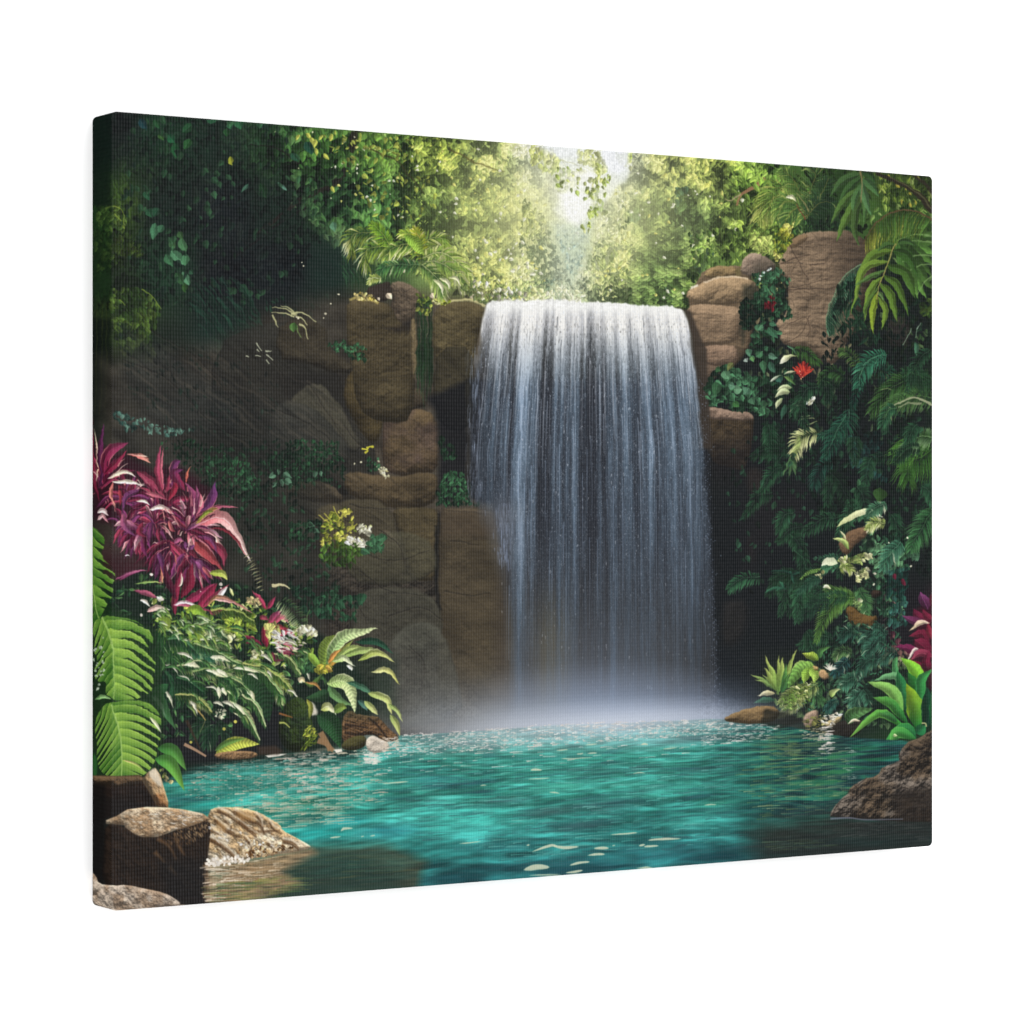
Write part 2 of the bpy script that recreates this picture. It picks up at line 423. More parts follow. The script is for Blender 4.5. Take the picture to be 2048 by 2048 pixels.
dots(P('R1', [(1445,245),(1720,258),(1862,745),(1620,520)]), (.9,1.9), C(226,222,180))
dots(P('R2', [(418,170),(440,380),(240,635),(420,525),(1080,590)]), (1.,2.2), C(240,236,200))
# branch by the pillar of rock
line(P('R4', [(560,140),(500,200),(420,240),(380,270),(345,355)]), 9, 3, C(150,112,78), 1, 1.4)
line(P('R4', [(380,260),(300,310),(260,290)]), 4, 1.5, C(176,160,120), .8)
glow(1155, 380, 200, 190, C(252,252,236), .3, 1.4)
glow(1150, 410, 60, 90, C(255,255,252), .6, 1.2)

glow(1080, 430, 230, 190, C(226,230,168), .34, 1.2)
glow(1260, 430, 220, 180, C(216,222,160), .26, 1.2)
fill([(1104,452),(1184,440),(1172,520),(1150,562),(1132,548),(1118,500)], C(184,204,190), .4, 24)
leaves([(1112,470),(1180,456),(1166,530),(1148,556),(1128,530)], 60, (5,9), [C(150,178,166),C(166,190,178),C(200,216,180)], a=.4)
fill([(1118,392),(1150,378),(1172,384),(1186,404),(1178,438),(1158,452),(1136,444),(1128,420)], C(254,254,250), .95, 14)
fill([(1150,352),(1180,346),(1196,362),(1180,384),(1156,380)], C(250,251,246), .9, 10)
fill([(1196,280),(1262,290),(1256,330),(1236,352),(1216,346),(1206,322)], C(244,246,250), .9, 9)
fill([(1064,275),(1150,285),(1160,318),(1120,316),(1090,306)], C(240,243,244), .8, 10)
glow(1155, 380, 120, 130, C(255,255,244), .5, 1.3)
leaves([(1196,330),(1226,360),(1210,400),(1190,372)], 26, (7,12), [C(160,178,84),C(196,208,112)], ang=(40,130), a=.8)
leaves([(1180,420),(1200,430),(1176,470),(1160,460)], 18, (7,12), [C(170,186,92),C(206,216,130)], ang=(40,130), a=.75)
leaves([(1110,330),(1180,345),(1210,420),(1186,440),(1166,400),(1110,370)], 46, (7,13), [C(150,170,80),C(186,200,104),C(214,224,140)], ang=(40,130), a=.75)

# ---- dim hanging greenery on the left
for (pts, w, c) in [([(545,935),(520,1060)],60,(66,122,84)),([(600,950),(560,1010)],46,(58,108,74)),([(665,1140),(760,1245)],70,(80,140,96)),([(620,1170),(680,1265)],64,(58,112,72)),([(775,1170),(768,1255)],56,(70,128,84)),([(735,1050),(772,1165)],62,(72,124,78)),([(750,1305),(800,1400)],56,(84,140,100)),([(765,1385),(772,1455)],50,(46,84,36)),([(650,1080),(700,1120)],56,(58,98,56)),([(715,1000),(750,1060)],50,(54,92,50)),([(700,1310),(760,1400)],60,(46,86,50)),([(800,1290),(830,1320)],40,(42,82,56)),
                    ([(640,270),(690,335)],70,(32,92,56)),([(690,330),(705,450)],62,(30,84,46)),([(800,300),(765,380)],60,(40,92,46)),([(570,260),(600,315)],46,(52,92,40)),([(820,190),(745,250)],60,(34,80,46)),([(460,700),(500,765)],52,(36,84,54)),([(480,830),(520,890)],62,(38,84,54)),([(570,820),(530,885)],56,(34,74,50)),([(1180,1400),(1245,1470)],56,(44,88,58)),([(1100,180),(1120,235)],56,(38,92,58)),([(1165,160),(1190,235)],64,(42,98,60)),([(1680,330),(1720,425)],70,(30,74,54)),([(1330,640),(1380,750)],60,(28,60,34)),([(1300,190),(1390,215)],46,(40,92,60)),([(930,150),(1010,175)],44,(36,84,54)),([(1080,230),(1085,290)],50,(32,76,38)),([(1570,410),(1620,470)],54,(36,80,56)),([(1240,640),(1195,700)],30,(64,106,84)),([(1460,630),(1530,690)],30,(86,130,110)),([(430,160),(470,240)],60,(28,62,66)),([(1870,920),(1895,1000)],50,(90,140,104)),([(540,160),(570,220)],50,(34,80,44)),([(1100,430),(1120,500)],36,(150,156,44))]:
    blade(pts, w * 1.1, C(*c) * .8, C(*c), z='R1', half=.16, rib=C(*c) * 1.25)
MOSS = [C(26,42,20),C(38,60,24),C(52,76,30),C(74,98,38)]
leaves([(90,800),(290,815),(330,960),(260,1000),(180,1000),(90,940)], 200, (7,15), MOSS, z='R1', ang=(60,150), clump=14)
leaves([(60,1000),(300,1000),(440,1120),(440,1190),(330,1180),(290,1290),(100,1290)], 240, (7,15), [c * .72 for c in MOSS], z='R1', ang=(50,130), clump=16)
leaves([(200,1440),(450,1440),(590,1580),(560,1700),(510,1932),(300,1932),(220,1700)], 420, (8,17), MOSS, z='R1', ang=(30,110), clump=18, a=.9)
leaves([(230,0),(500,0),(540,240),(520,360),(460,270),(290,230)], 200, (8,16), MOSS, z='R5', ang=(50,120), clump=16, a=.9)
for p in [[(160,820),(230,810),(300,860),(310,975)],[(240,870),(290,930),(310,985)],[(440,1440),(520,1490),(590,1580)],[(270,1510),(320,1560)]]:
    line(P('R1', p), 2.6, 1.5, C(130,150,52), .8)
leaves([(240,230),(600,250),(640,420),(600,560),(480,640),(330,620),(250,520)], 260, (9,19), [C(20,34,28),C(26,50,34),C(36,70,44),C(50,94,58)], g=(.75,1.2), clump=60, a=.8)
leaves([(400,560),(560,560),(680,600),(640,700),(560,760),(420,720)], 120, (7,16), [C(18,34,27),C(24,48,36),C(30,62,44)], ang=(30,80), kind=(0,2), a=.7)
for i in range(150):
    x, y = inpoly(P('R1', [(800,1330),(1150,1330),(1250,1480),(1500,2000),(1050,2000),(750,1500)]), 1)[0]
    line([(x, y), (x + 12, y + 12), (x + 20, y + 30)], 5, 1.5, C(28,58,44) * rng.uniform(.5, 1.3), .6)
for i in range(40):
    x, y = inpoly(P('R2', [(280,1000),(480,1000),(520,1200),(330,1250)]), 1)[0]
    line([(x, y), (x + 6, y + 12), (x + 8, y + 26)], 3, 1, C(32,62,38) * rng.uniform(.6, 1.5), .7)

fill([(178,200),(226,200),(226,415),(178,415)], C(11,25,19), .72, 8)
fill([(178,415),(226,415),(226,600),(178,600)], C(24,56,24), .4, 10)
fill([(178,640),(226,640),(226,850),(178,850)], C(14,22,17), .8, 10)
for x0, x1 in ((196,192),(208,203),(216,214)): line([(x0, 610), (x1, 830)], 1.4, 1.2, C(60,66,30), .6)

# ---- rock walls left of the fall
DK = C(20,22,24)
fill([(200,720),(420,690),(560,640),(640,600),(700,590),(990,600),(1010,1030),(1010,1460),(700,1460),(560,1200),(200,1100)], lambda X, Y, sd: (C(60,56,48) + (C(80,72,60) - C(60,56,48)) * sst(640, 860, X)[..., None]) * (.45 + 1.0 * fbm(X / 46 + Y / 90, Y / 30 - X / 60, 5, 2))[..., None], .92, 50)
rock([(640,1060),(760,1010),(1010,1010),(1060,1200),(1040,1480),(740,1480),(690,1380),(650,1250)], C(74,67,57), bev=30, bump=.9, ns=34, amb=.42, dif=.6, k=3, f=16, crack=.3, sm=1)
BR = C(74,60,44)
def lrock(p, col, z='R6', **k):
    kw = dict(bev=16, bump=.5, ns=24, amb=.52, dif=.62, grain=.12, f=3.4, light=(.1,-.6,.75), sm=1)
    kw.update(k)
    rock(p, np.asarray(col, F4) * C(244, 264, 258), z=z, **kw)
lrock([(430,690),(520,650),(600,640),(655,700),(700,800),(760,900),(740,1000),(560,960),(420,880)], C(44,40,36), z='A', bev=40, stri=.7, k=2, a=.8)
lrock([(250,830),(400,780),(560,800),(640,880),(600,960),(420,960),(250,930)], C(40,38,36), z='A', bev=30, stri=.5, k=1, a=.4, f=14)
lrock([(230,640),(330,700),(420,760),(500,850),(420,900),(260,820)], C(40,42,42), z='A', bev=30, stri=.6, k=4, a=.4, f=24)
fill(P('R6', [(-200,380),(380,350),(640,350),(960,480),(960,640),(400,640),(380,800),(-100,560)]), C(34,32,29), .6, 16)
lrock([(-140,-50),(200,-20),(230,180),(360,290),(560,340),(340,380),(60,300),(-180,240)], C(60,50,40), k=5)
lrock([(90,440),(190,450),(270,560),(330,640),(430,830),(470,960),(300,960),(100,830),(-60,700),(-80,560)], C(72,64,54), stri=.9, k=6, bev=14)
lrock([(-160,560),(100,600),(300,820),(420,960),(300,1100),(-200,1050),(-260,800)], C(54,50,46), stri=.8, k=1, bev=20, a=.8)
lrock([(360,360),(480,345),(640,350),(660,480),(640,700),(600,880),(520,900),(440,760),(330,560)], C(86,68,44), k=2, bev=30, light=(.1,-.6,.65))
lrock([(640,480),(800,460),(930,490),(965,560),(950,640),(700,640)], C(72,58,46), k=4, bev=16)
fill(P('R6', [(720,600),(800,596),(810,640),(730,650)]), C(26,24,22), .8, 5)
lrock([(650,660),(800,632),(980,650),(1040,720),(1052,900),(1050,1100),(900,1130),(760,1140),(650,1110),(620,950),(630,760)], C(98,75,54), k=7, bev=26, light=(.05,-.75,.6), col2=C(90,74,62), ns=30)
lrock([(350,1090),(520,1130),(700,1150),(860,1130),(1010,1108),(1058,1180),(1040,1330),(900,1390),(700,1380),(500,1340),(340,1260)], C(92,72,52), k=3, bev=24, light=(.0,-.8,.55))
lrock([(-80,1190),(120,1180),(260,1210),(340,1300),(300,1340),(60,1330),(-100,1290)], C(88,72,58), k=5, bev=16, light=(0,-.8,.5))
lrock([(300,1330),(560,1310),(700,1400),(760,1600),(820,1932),(500,1932),(200,1700),(80,1400)], C(76,64,50), k=6, bev=20, stri=.5)
lrock([(680,1370),(880,1370),(1060,1390),(1060,1640),(1040,1932),(860,1932),(760,1560)], C(84,68,48), k=1, bev=24)
lrock([(620,1560),(700,1560),(770,1640),(700,1650)], C(100,82,68), k=2, bev=8)
lrock([(1050,1390),(1180,1378),(1400,1388),(1500,1420),(1580,1520),(1620,1932),(1650,3100),(1040,3100),(1050,1700)], C(84,68,52), k=0, bev=20, light=(.1,-.6,.6), ns=40, bump=.35)
line(P('R6', [(1048,1420),(1040,1700),(1036,1932)]), 5, 6, C(24,24,22), .85, 3)
line(P('S2', [(1410,0),(1408,300),(1418,520),(1450,640)]), 6, 8, C(24,24,22), .8, 4)
lrock([(1080,1385),(1300,1388),(1460,1415),(1500,1450),(1300,1420),(1100,1400)], C(112,92,76), k=3, bev=6, a=.6, f=4)
lrock([(700,1190),(760,1170),(860,1180),(890,1230),(880,1300),(760,1300),(700,1260)], C(72,65,55), z='A', k=6, bev=14, a=.8, f=6)
lrock([(770,1300),(800,1255),(850,1240),(890,1262),(912,1330),(930,1440),(760,1460),(740,1390)], C(82,76,68), z='A', k=2, bev=18, a=.7, f=6)
lrock([(690,1100),(740,1070),(820,1060),(872,1090),(876,1150),(780,1175),(700,1160)], C(76,68,54), z='A', k=1, bev=12, a=.7, f=5)
for i in range(110):
    x, y = inpoly([(230,660),(420,700),(620,760),(700,880),(640,1000),(420,900),(240,800)], 1)[0]; l = rng.uniform(30, 110)
    line([(x, y), (x + l * .5, y + l * .3 + rng.normal(0, 4)), (x + l, y + l * .75)], rng.uniform(2, 9), 2, C(90,82,70) if rng.rand() < .6 else C(18,19,20), rng.uniform(.1, .32), 4)
def crack(p, w=2.6, z='A'):
    q = P(z, p); line(q, w, w * .4, C(24,22,20), .5, 2.6); line(q + np.array([0, 3], F4), w * .6, w * .3, C(112,98,80), .18, 2.6)
for p in [[(250,720),(340,760),(420,840),(520,900)],[(300,660),(400,720),(470,800)],[(420,860),(520,880),(600,940)],[(520,700),(560,740),(580,800)],[(560,820),(640,860),(700,920)],[(480,940),(560,960),(640,1010)],[(620,770),(660,830),(700,890)],[(700,740),(740,735),(775,742)],[(690,850),(720,890),(760,905)],[(770,830),(764,880),(772,940)],[(700,1010),(760,1018),(840,1012)],[(600,1010),(660,1050),(700,1110)],
          [(700,1080),(740,1110),(800,1120),(860,1100)],[(720,1140),(780,1180),(860,1190)],[(760,1060),(800,1090),(810,1130)],[(690,1180),(730,1230),(740,1300)],[(780,1230),(840,1215),(890,1240)],[(640,1060),(700,1120),(720,1180)],[(820,1290),(850,1330),(840,1390)],[(900,1080),(960,1090)],[(890,1180),(940,1190),(980,1185)],[(780,650),(840,660)],[(700,690),(760,720),(840,715)],[(860,700),(900,705),(945,696)],[(870,660),(900,640)]]:
    crack(p)
# top boulders
lrock([(480,1330),(620,1270),(700,1260),(690,1400),(560,1420)], C(58,46,40), z='R2', k=6, bev=12)
lrock([(680,1270),(760,1250),(860,1290),(925,1370),(900,1480),(840,1560),(740,1580),(690,1480),(700,1400)], C(118,94,78), z='R2', k=7, bev=20, ns=14, bump=.7, light=(.15,-.85,.5))
lrock([(365,1400),(480,1390),(600,1410),(700,1440),(760,1590),(840,1600),(880,1700),(880,1932),(860,2300),(700,2330),(500,2290),(420,2100),(380,1800),(350,1560)], C(84,68,48), z='R2', k=4, bev=30, light=(-.1,-.75,.5))
lrock([(830,1560),(880,1530),(888,1640),(885,2000),(850,1980)], C(112,90,66), z='R2', k=2, bev=8)
fill(P('R2', [(640,1620),(760,1600),(850,1540),(840,1640),(760,1650)]), C(32,28,26), .7, 8)
lrock([(1040,1460),(1120,1420),(1290,1410),(1395,1460),(1390,1560),(1340,1700),(1310,1932),(1300,2100),(1050,2060),(1010,1800),(1000,1560)], C(110,90,62), z='R2', k=5, bev=30, light=(.05,-.85,.5))
lrock([(1040,1760),(1320,1750),(1300,2140),(1280,2400),(1060,2360),(1000,2100)], C(64,54,40), z='R2', k=6, bev=24)
fill(P('R6', [(960,560),(1260,420),(1280,640),(1260,1300),(1050,1360),(1056,900),(1030,680)]), C(18,20,24), .85, 14)
line(P('R2', [(375,1395),(430,1382),(540,1398),(600,1425)]), 5, 7, C(196,176,96), .75, 3)
line(P('R2', [(1060,1430),(1200,1400),(1320,1410),(1395,1450)]), 5, 5, C(224,214,150), .8, 3)
for (x, y, s) in [(680,1375,16),(605,1395,8),(1010,1370,14),(795,1180,9),(1310,1385,16)]:
    px = P('R2', [(x, y)])[0]; stamp(px[0], px[1], s, 1.1, C(240,220,190), 1)
leaves([(420,1350),(540,1350),(580,1410),(440,1400)], 40, (5,9), [C(130,120,40),C(190,170,80),C(226,206,130)], z='R2', ang=(0,180))
leaves([(1000,1390),(1160,1400),(1100,1440),(1020,1430)], 40, (5,9), [C(140,150,50),C(200,200,110),C(230,226,160)], z='R2', ang=(0,180))
# creepers on the left wall
fill([(380,860),(560,880),(650,960),(620,1060),(680,1180),(640,1250),(560,1230),(430,1120)], C(26,30,26), .45, 50)
GR = [C(20,38,26),C(28,56,36),C(40,82,50),C(56,104,66)]
for i in range(90):
    x = rng.uniform(895, 1005); y0 = rng.uniform(1380, 1900)
    p = P('R2', [(x, y0), (x + rng.uniform(-14, 10), y0 + 120), (x + rng.uniform(-20, 10), y0 + rng.uniform(180, 330))])
    line(p, 3, 1, C(30,58,32) * rng.uniform(.4, 1.3), .55)
leaves([(890,1360),(1000,1380),(990,1520),(900,1500)], 50, (6,11), [C(50,80,40),C(110,130,50),C(170,180,80)], z='R2')
leaves([(220,130),(400,130),(510,180),(500,290),(380,260),(230,190)], 90, (5,10), GR, z='R6')
leaves([(-60,880),(250,870),(360,1060),(330,1230),(60,1180),(-260,1050)], 300, (5,10), GR[:3], z='R6')
leaves([(1060,850),(1140,860),(1200,1010),(1080,1040)], 34, (7,13), GR, z='R6')
leaves([(1110,1110),(1240,1130),(1290,1360),(1030,1370),(1040,1280)], 190, (6,11), GR, z='R6')
leaves([(1230,1180),(1340,1200),(1360,1380),(1240,1370)], 50, (5,9), GR[:2], z='R6', a=.6)
leaves([(840,870),(1250,1050),(1380,1290),(1240,1330),(960,1300),(820,1100),(560,880)], 360, (5,10), GR[:3], z='R5')
leaves([(1380,1250),(1700,1200),(1932,1050),(1932,880),(1500,960),(1200,1150)], 300, (5,10), GR[:2], z='R5', a=.8)
leaves([(200,650),(420,700),(600,760),(850,800),(700,850),(320,800)], 90, (6,12), [C(34,58,52),C(60,92,82),C(96,132,116)], z='R5', ang=(20,120))
leaves([(1130,1160),(1280,1190),(1370,1270),(1200,1250)], 34, (7,11), GR, z='R5')
leaves([(1540,1480),(1800,1480),(1770,1640),(1560,1640)], 90, (7,12), GR, z='R5')
for (x, y, a_, s) in [(1420,1140,2.6,17),(1500,1190,1.2,14),(1540,1140,.6,19),(1440,1205,2.2,13),(1470,1110,4.4,13),(1550,1190,.9,18),(1740,1135,1.6,14),(1785,1130,1.2,11),(1720,1510,.6,15),(1760,1560,.4,15)]:
    p = P('R5', [(x, y)])[0]; stamp(p[0], p[1], s, a_, C(84,124,96) * rng.uniform(.8, 1.1), 1)
leaves([(300,480),(420,470),(560,520),(880,540),(800,720),(460,700),(380,640)], 130, (8,16), [C(20,42,30),C(28,58,40),C(38,78,50)], z='S2')
for (x, y, s, a_) in [(520,580,26,1.5),(640,520,18,.3),(850,560,28,1.8),(760,560,20,1.2),(600,640,24,1.),(520,660,24,1.6),(700,600,22,.8)]:
    p = P('S2', [(x, y)])[0]; stamp(p[0], p[1], s, a_, C(40,82,54), 1)
leaves([(400,900),(560,880),(640,960),(600,1000),(640,1080),(690,1160),(660,1230),(560,1220),(470,1120),(430,1000)], 420, (7,15), [C(18,32,24),C(22,44,30),C(30,58,38),C(40,76,50)], ang=(20,150), kind=(0,1), clump=40, a=.75)
leaves([(230,640),(420,700),(560,760),(560,860),(400,880),(260,800)], 200, (7,14), [C(24,32,28),C(26,40,32),C(34,52,42)], ang=(20,90), kind=(0,2), clump=50, a=.6)
# pale spider plants
for e in [[(1590,1630),(1520,1575),(1430,1572)],[(1580,1640),(1510,1610),(1420,1605)],[(1600,1630),(1545,1570),(1485,1553)],[(1600,1640),(1640,1650),(1680,1700)],[(1620,1690),(1670,1730),(1688,1815)],[(1560,1620),(1650,1610),(1750,1680)],[(1600,1700),(1610,1750),(1640,1800)],[(1430,1620),(1450,1680),(1470,1720)]]:
    line(P('R1', e), 3.6, 1.5, (C(196,194,140), C(110,132,74))[e[0][1] > 1650 and e[0][0] < 1610] * rng.uniform(.85, 1.05), .95)
blade([(1580,1680),(1570,1760)], 60, C(60,96,44), C(80,120,56), z='R1')
dots(P('R1', [(1595,1640),(1610,1650),(1645,1228),(1658,1262),(1915,1470),(1860,1545),(1820,1615),(1808,1648)]), (1.2,2.6), C(236,228,196))
for e in [[(1300,140),(1350,195)],[(1370,200),(1412,208)],[(1375,225),(1422,270)],[(1375,270),(1395,300)],[(1222,240),(1250,246)],[(1296,232),(1340,246)],[(1310,190),(1330,205)]]:
    line(P('R5', e), 2.6, 1.6, C(196,200,170), .9)
dots(P('R6', [(415,1050),(462,1042),(600,1032),(590,1075)]), (1.4,3), C(230,226,190))
for e in [[(465,940),(500,945),(520,930)],[(500,930),(555,920)],[(490,975),(515,950)]]: line(P('R6', e), 4, 3, C(206,200,60))
leaves([(590,1070),(650,1080),(690,1140),(660,1165),(610,1120)], 26, (5,9), [C(214,206,140),C(240,234,190)], z='R6', ang=(0,180))
leaves([(500,1000),(600,1010),(620,1100),(520,1120)], 30, (5,9), GR, z='R6')
# sunlit yellow shrub on the wall
leaves([(160,1660),(450,1640),(470,1740),(380,1830),(170,1790)], 90, (8,15), [C(46,72,28),C(60,92,34),C(76,112,40)], z='R6')
leaves([(180,1500),(260,1380),(400,1400),(430,1560),(330,1680),(160,1660)], 130, (6,13), [C(60,84,30),C(104,120,40),C(160,166,58),C(214,206,90)], z='R6', ang=(0,180), clump=16, a=.95)
for e in [[(300,1470),(260,1365)],[(310,1460),(340,1380)],[(320,1430),(400,1410)],[(230,1500),(150,1430)],[(250,1480),(190,1420)],[(360,1560),(440,1500)]]:
    line(P('R6', e), 3, 2, C(180,174,70), .9)
leaves([(430,1530),(480,1500),(540,1520),(530,1600),(450,1570)], 30, (7,12), [C(120,150,70),C(190,196,130),C(236,232,200)], z='R6', ang=(0,180))
leaves([(345,1620),(420,1600),(520,1660),(500,1700),(380,1670)], 34, (8,13), [C(150,170,90),C(206,206,150),C(240,236,210)], z='R6', ang=(0,180))
leaves([(520,1610),(640,1580),(640,1700),(520,1730)], 40, (8,15), GR, z='R6')
for (x, y, s) in [(615,1610,20),(560,1640,16),(600,1690,16),(545,1600,12),(500,1720,18)]:
    p = P('R6', [(x, y)])[0]; stamp(p[0], p[1], s, rng.uniform(0, 3), C(60,108,72), 1)

# ---- palms above the left boulders
CR = C(236,232,196)
for (pts, n, L, c0, c1, h, ph, dr) in [
    ([(720,1050),(560,900),(400,920),(390,1060)], 16, 150, (50,78,36), (150,150,84), CR, .35, .5),
    ([(760,1080),(640,1000),(500,1040),(520,1180)], 16, 140, (60,92,38), (150,160,80), CR, .45, .5),
    ([(700,1010),(620,900),(545,825)], 14, 110, (86,128,40), (160,180,66), CR, .1, .2),
    ([(880,1060),(860,930),(770,890)], 14, 120, (110,140,50), (190,190,100), CR, .3, .3),
    ([(930,1080),(840,990),(720,1000),(660,1080)], 18, 140, (60,96,44), (170,176,100), CR, .45, .5),
    ([(930,1090),(960,960),(1060,930),(1110,990)], 16, 120, (100,130,56), (180,186,110), CR, .35, .3),
    ([(940,1100),(900,920),(870,870)], 14, 100, (120,140,50), (206,184,70), CR, .2, .2),
    ([(930,1090),(1060,1040),(1200,1120),(1320,1250)], 24, 130, (120,150,66), (214,216,150), CR, .55, .4),
    ([(930,1120),(1060,1120),(1200,1210),(1250,1330)], 20, 130, (90,124,60), (190,196,130), CR, .45, .45),
    ([(920,1140),(1000,1190),(1060,1280),(1090,1370)], 16, 130, (60,96,50), (180,190,130), CR, .45, .4),
    ([(900,1140),(780,1130),(650,1150),(600,1230)], 16, 110, (40,84,56), (100,140,90), CR, .2, .5),
    ([(620,1240),(560,1240),(520,1280)], 8, 60, (130,140,70), (220,220,170), CR, .5, .2)]:
    frond(pts, int(n * 1.5), L * .92, 12, C(*c0) * C(245,262,220), C(*c1) * C(250,262,190), z='R2', droop=dr * .9, hi=h, phi=ph * .6, rach=C(*c1), rw=1.6, back=C(26,46,28), a0=70, a1=16)
blade([(790,920),(880,980),(940,1070)], 90, C(120,160,50), C(150,180,70), z='R2', vein=12)
for (p, w) in [([(1010,1250),(1060,1290),(1090,1365)],36),([(1050,1235),(1110,1260),(1130,1320)],34),([(1120,1230),(1190,1240),(1220,1300)],30)]:
    blade(p, w, C(190,196,140), C(238,232,200), z='R2')
mass([(920,580),(960,556),(1110,560),(1110,606),(960,608)], 260, (6,12), lo=.8, hi=1.6, a=.9)
leaves([(935,565),(1000,560),(1060,590),(1060,606),(960,606)], 60, (6,11), [C(190,196,120),C(226,224,170),C(244,240,210)])

# ---- right wall: pillar and stacked boulders
def rrock(p, col, z='R4', **k):
    kw = dict(bev=14, bump=.6, ns=20, amb=.48, dif=.64, grain=.14, f=2.4, light=(-.3,-.65,.6), sm=1)
    kw.update(k); rock(p, np.asarray(col, F4), z=z, **kw)
fill([(1400,640),(1620,520),(1863,520),(1863,1420),(1700,1460),(1400,1460),(1400,900)], C(18,23,25), .85, 40)
mass([(1480,330),(1620,330),(1880,335),(1863,420),(1863,900),(1620,860),(1500,820)], 900, (10,22), lo=.4, hi=1.5, kind=(0,2), clump=40)
rrock([(730,660),(800,585),(870,550),(1000,540),(1250,540),(1400,700),(1400,900),(1300,1100),(1250,1330),(1150,1390),(1160,1440),(1110,1520),(1040,1555),(980,1480),(880,1440),(760,1410),(670,1390),(680,1290),(640,1230),(740,1150),(740,930),(650,830)], C(150,126,100), bev=18, stri=.05, k=2, ns=24, crack=.2, shade=lambda X, Y: 1 - .45 * sst(1640, 1740, X))
fill(P('R4', [(880,560),(1100,545),(1240,600),(1330,760),(1200,900),(1060,900),(1000,700)]), C(84,70,58), .25, 30)
rrock([(735,650),(800,585),(870,560),(900,600),(780,690)], C(150,120,84), bev=10, k=3, a=.7, f=3)
for e, w in [([(730,985),(900,975),(1110,970)],6),([(750,640),(840,830),(890,910)],4),([(690,790),(800,745),(900,720)],5),([(900,800),(1010,790)],7),([(740,1240),(870,1200),(900,1290),(880,1340)],4),([(700,1390),(830,1320),(900,1180)],4),([(760,960),(800,960),(1080,890)],3),([(980,1340),(1040,1400),(1110,1400)],4)]:
    line(P('R4', e), w * .4, w * .25, C(58,46,38), .8, 2.)
rrock([(1480,1200),(1640,1180),(1680,1380),(1580,1440),(1480,1400)], C(48,42,38), k=5, stri=.3, a=.7, f=6)
mass([(1370,470),(1480,460),(1580,470),(1560,570),(1380,600)], 260, (7,13), lo=.5, hi=1.7)
rrock([(60,910),(100,840),(240,800),(400,800),(480,860),(480,1400),(330,1560),(120,1700),(60,1560),(0,1250),(-10,1000)], C(122,102,78), bev=12, k=2, stri=.1)
rrock([(100,900),(130,830),(240,800),(350,810),(360,890),(250,900)], C(184,154,106), bev=12, k=1)
rrock([(370,800),(430,710),(520,705),(600,760),(660,800),(600,860),(470,890),(380,860)], C(176,152,130), bev=16, k=4)
fill(P('R4', [(470,800),(560,740),(660,790),(640,860),(470,900)]), C(50,48,40), .6, 16)
fill(P('R4', [(340,830),(380,800),(390,880),(350,890)]), C(110,100,60), .7, 5)
rrock([(-20,980),(60,950),(110,930),(220,890),(330,885),(450,900),(520,960),(500,1060),(380,1090),(200,1100),(80,1090),(-20,1060)], C(184,154,116), bev=22, k=6)
line(P('R4', [(110,935),(220,893),(330,890),(440,905)]), 3, 3, C(236,214,180), .8, 2.5)
line(P('R4', [(0,965),(60,950)]), 6, 4, C(240,230,206), .9, 2)
rrock([(-40,1110),(100,1090),(300,1100),(390,1150),(390,1300),(340,1380),(160,1410),(40,1420),(0,1260)], C(166,138,108), bev=20, k=7, stri=.08)
rrock([(20,1420),(160,1400),(320,1400),(370,1450),(360,1520),(240,1560),(120,1560),(60,1520)], C(156,128,104), bev=18, k=3, stri=-.1)
rrock([(60,1520),(180,1560),(280,1560),(170,1660),(100,1760),(80,1640)], C(118,98,80), bev=18, k=2)
fill(P('R4', [(390,960),(520,940),(480,1180),(420,1300),(400,1400),(380,1300),(400,1100)]), C(34,38,30), .75, 12)
rrock([(90,625),(160,618),(300,650),(430,660),(486,700),(480,760),(450,950),(410,1100),(330,1080),(200,1050),(120,960),(100,760)], C(92,76,54), z='R8', bev=20, k=5, light=(-.2,-.8,.4))
rrock([(95,622),(170,620),(300,650),(440,662),(485,705),(470,735),(330,720),(180,712),(100,690)], C(142,118,100), z='R8', bev=8, k=6, light=(-.1,-.8,.6))
fill(P('R8', [(100,880),(480,860),(470,1160),(160,1160)]), C(24,22,24), .62, 50)
rrock([(440,1090),(540,1080),(560,1180),(540,1290),(450,1300),(420,1180)], C(58,48,42), z='R8', k=1, a=.55, f=14)
rrock([(420,1600),(480,1590),(500,1760),(440,1800)], C(44,38,36), z='R8', k=3, a=.5, f=12)
fill(P('R8', [(420,1300),(900,1180),(900,1500),(560,1700),(420,1932),(420,1500)]), C(30,28,30), .6, 50)
rrock([(240,600),(320,560),(440,580),(420,800),(330,920),(240,900)], C(62,54,48), z='S4', k=5, a=.4, f=14)

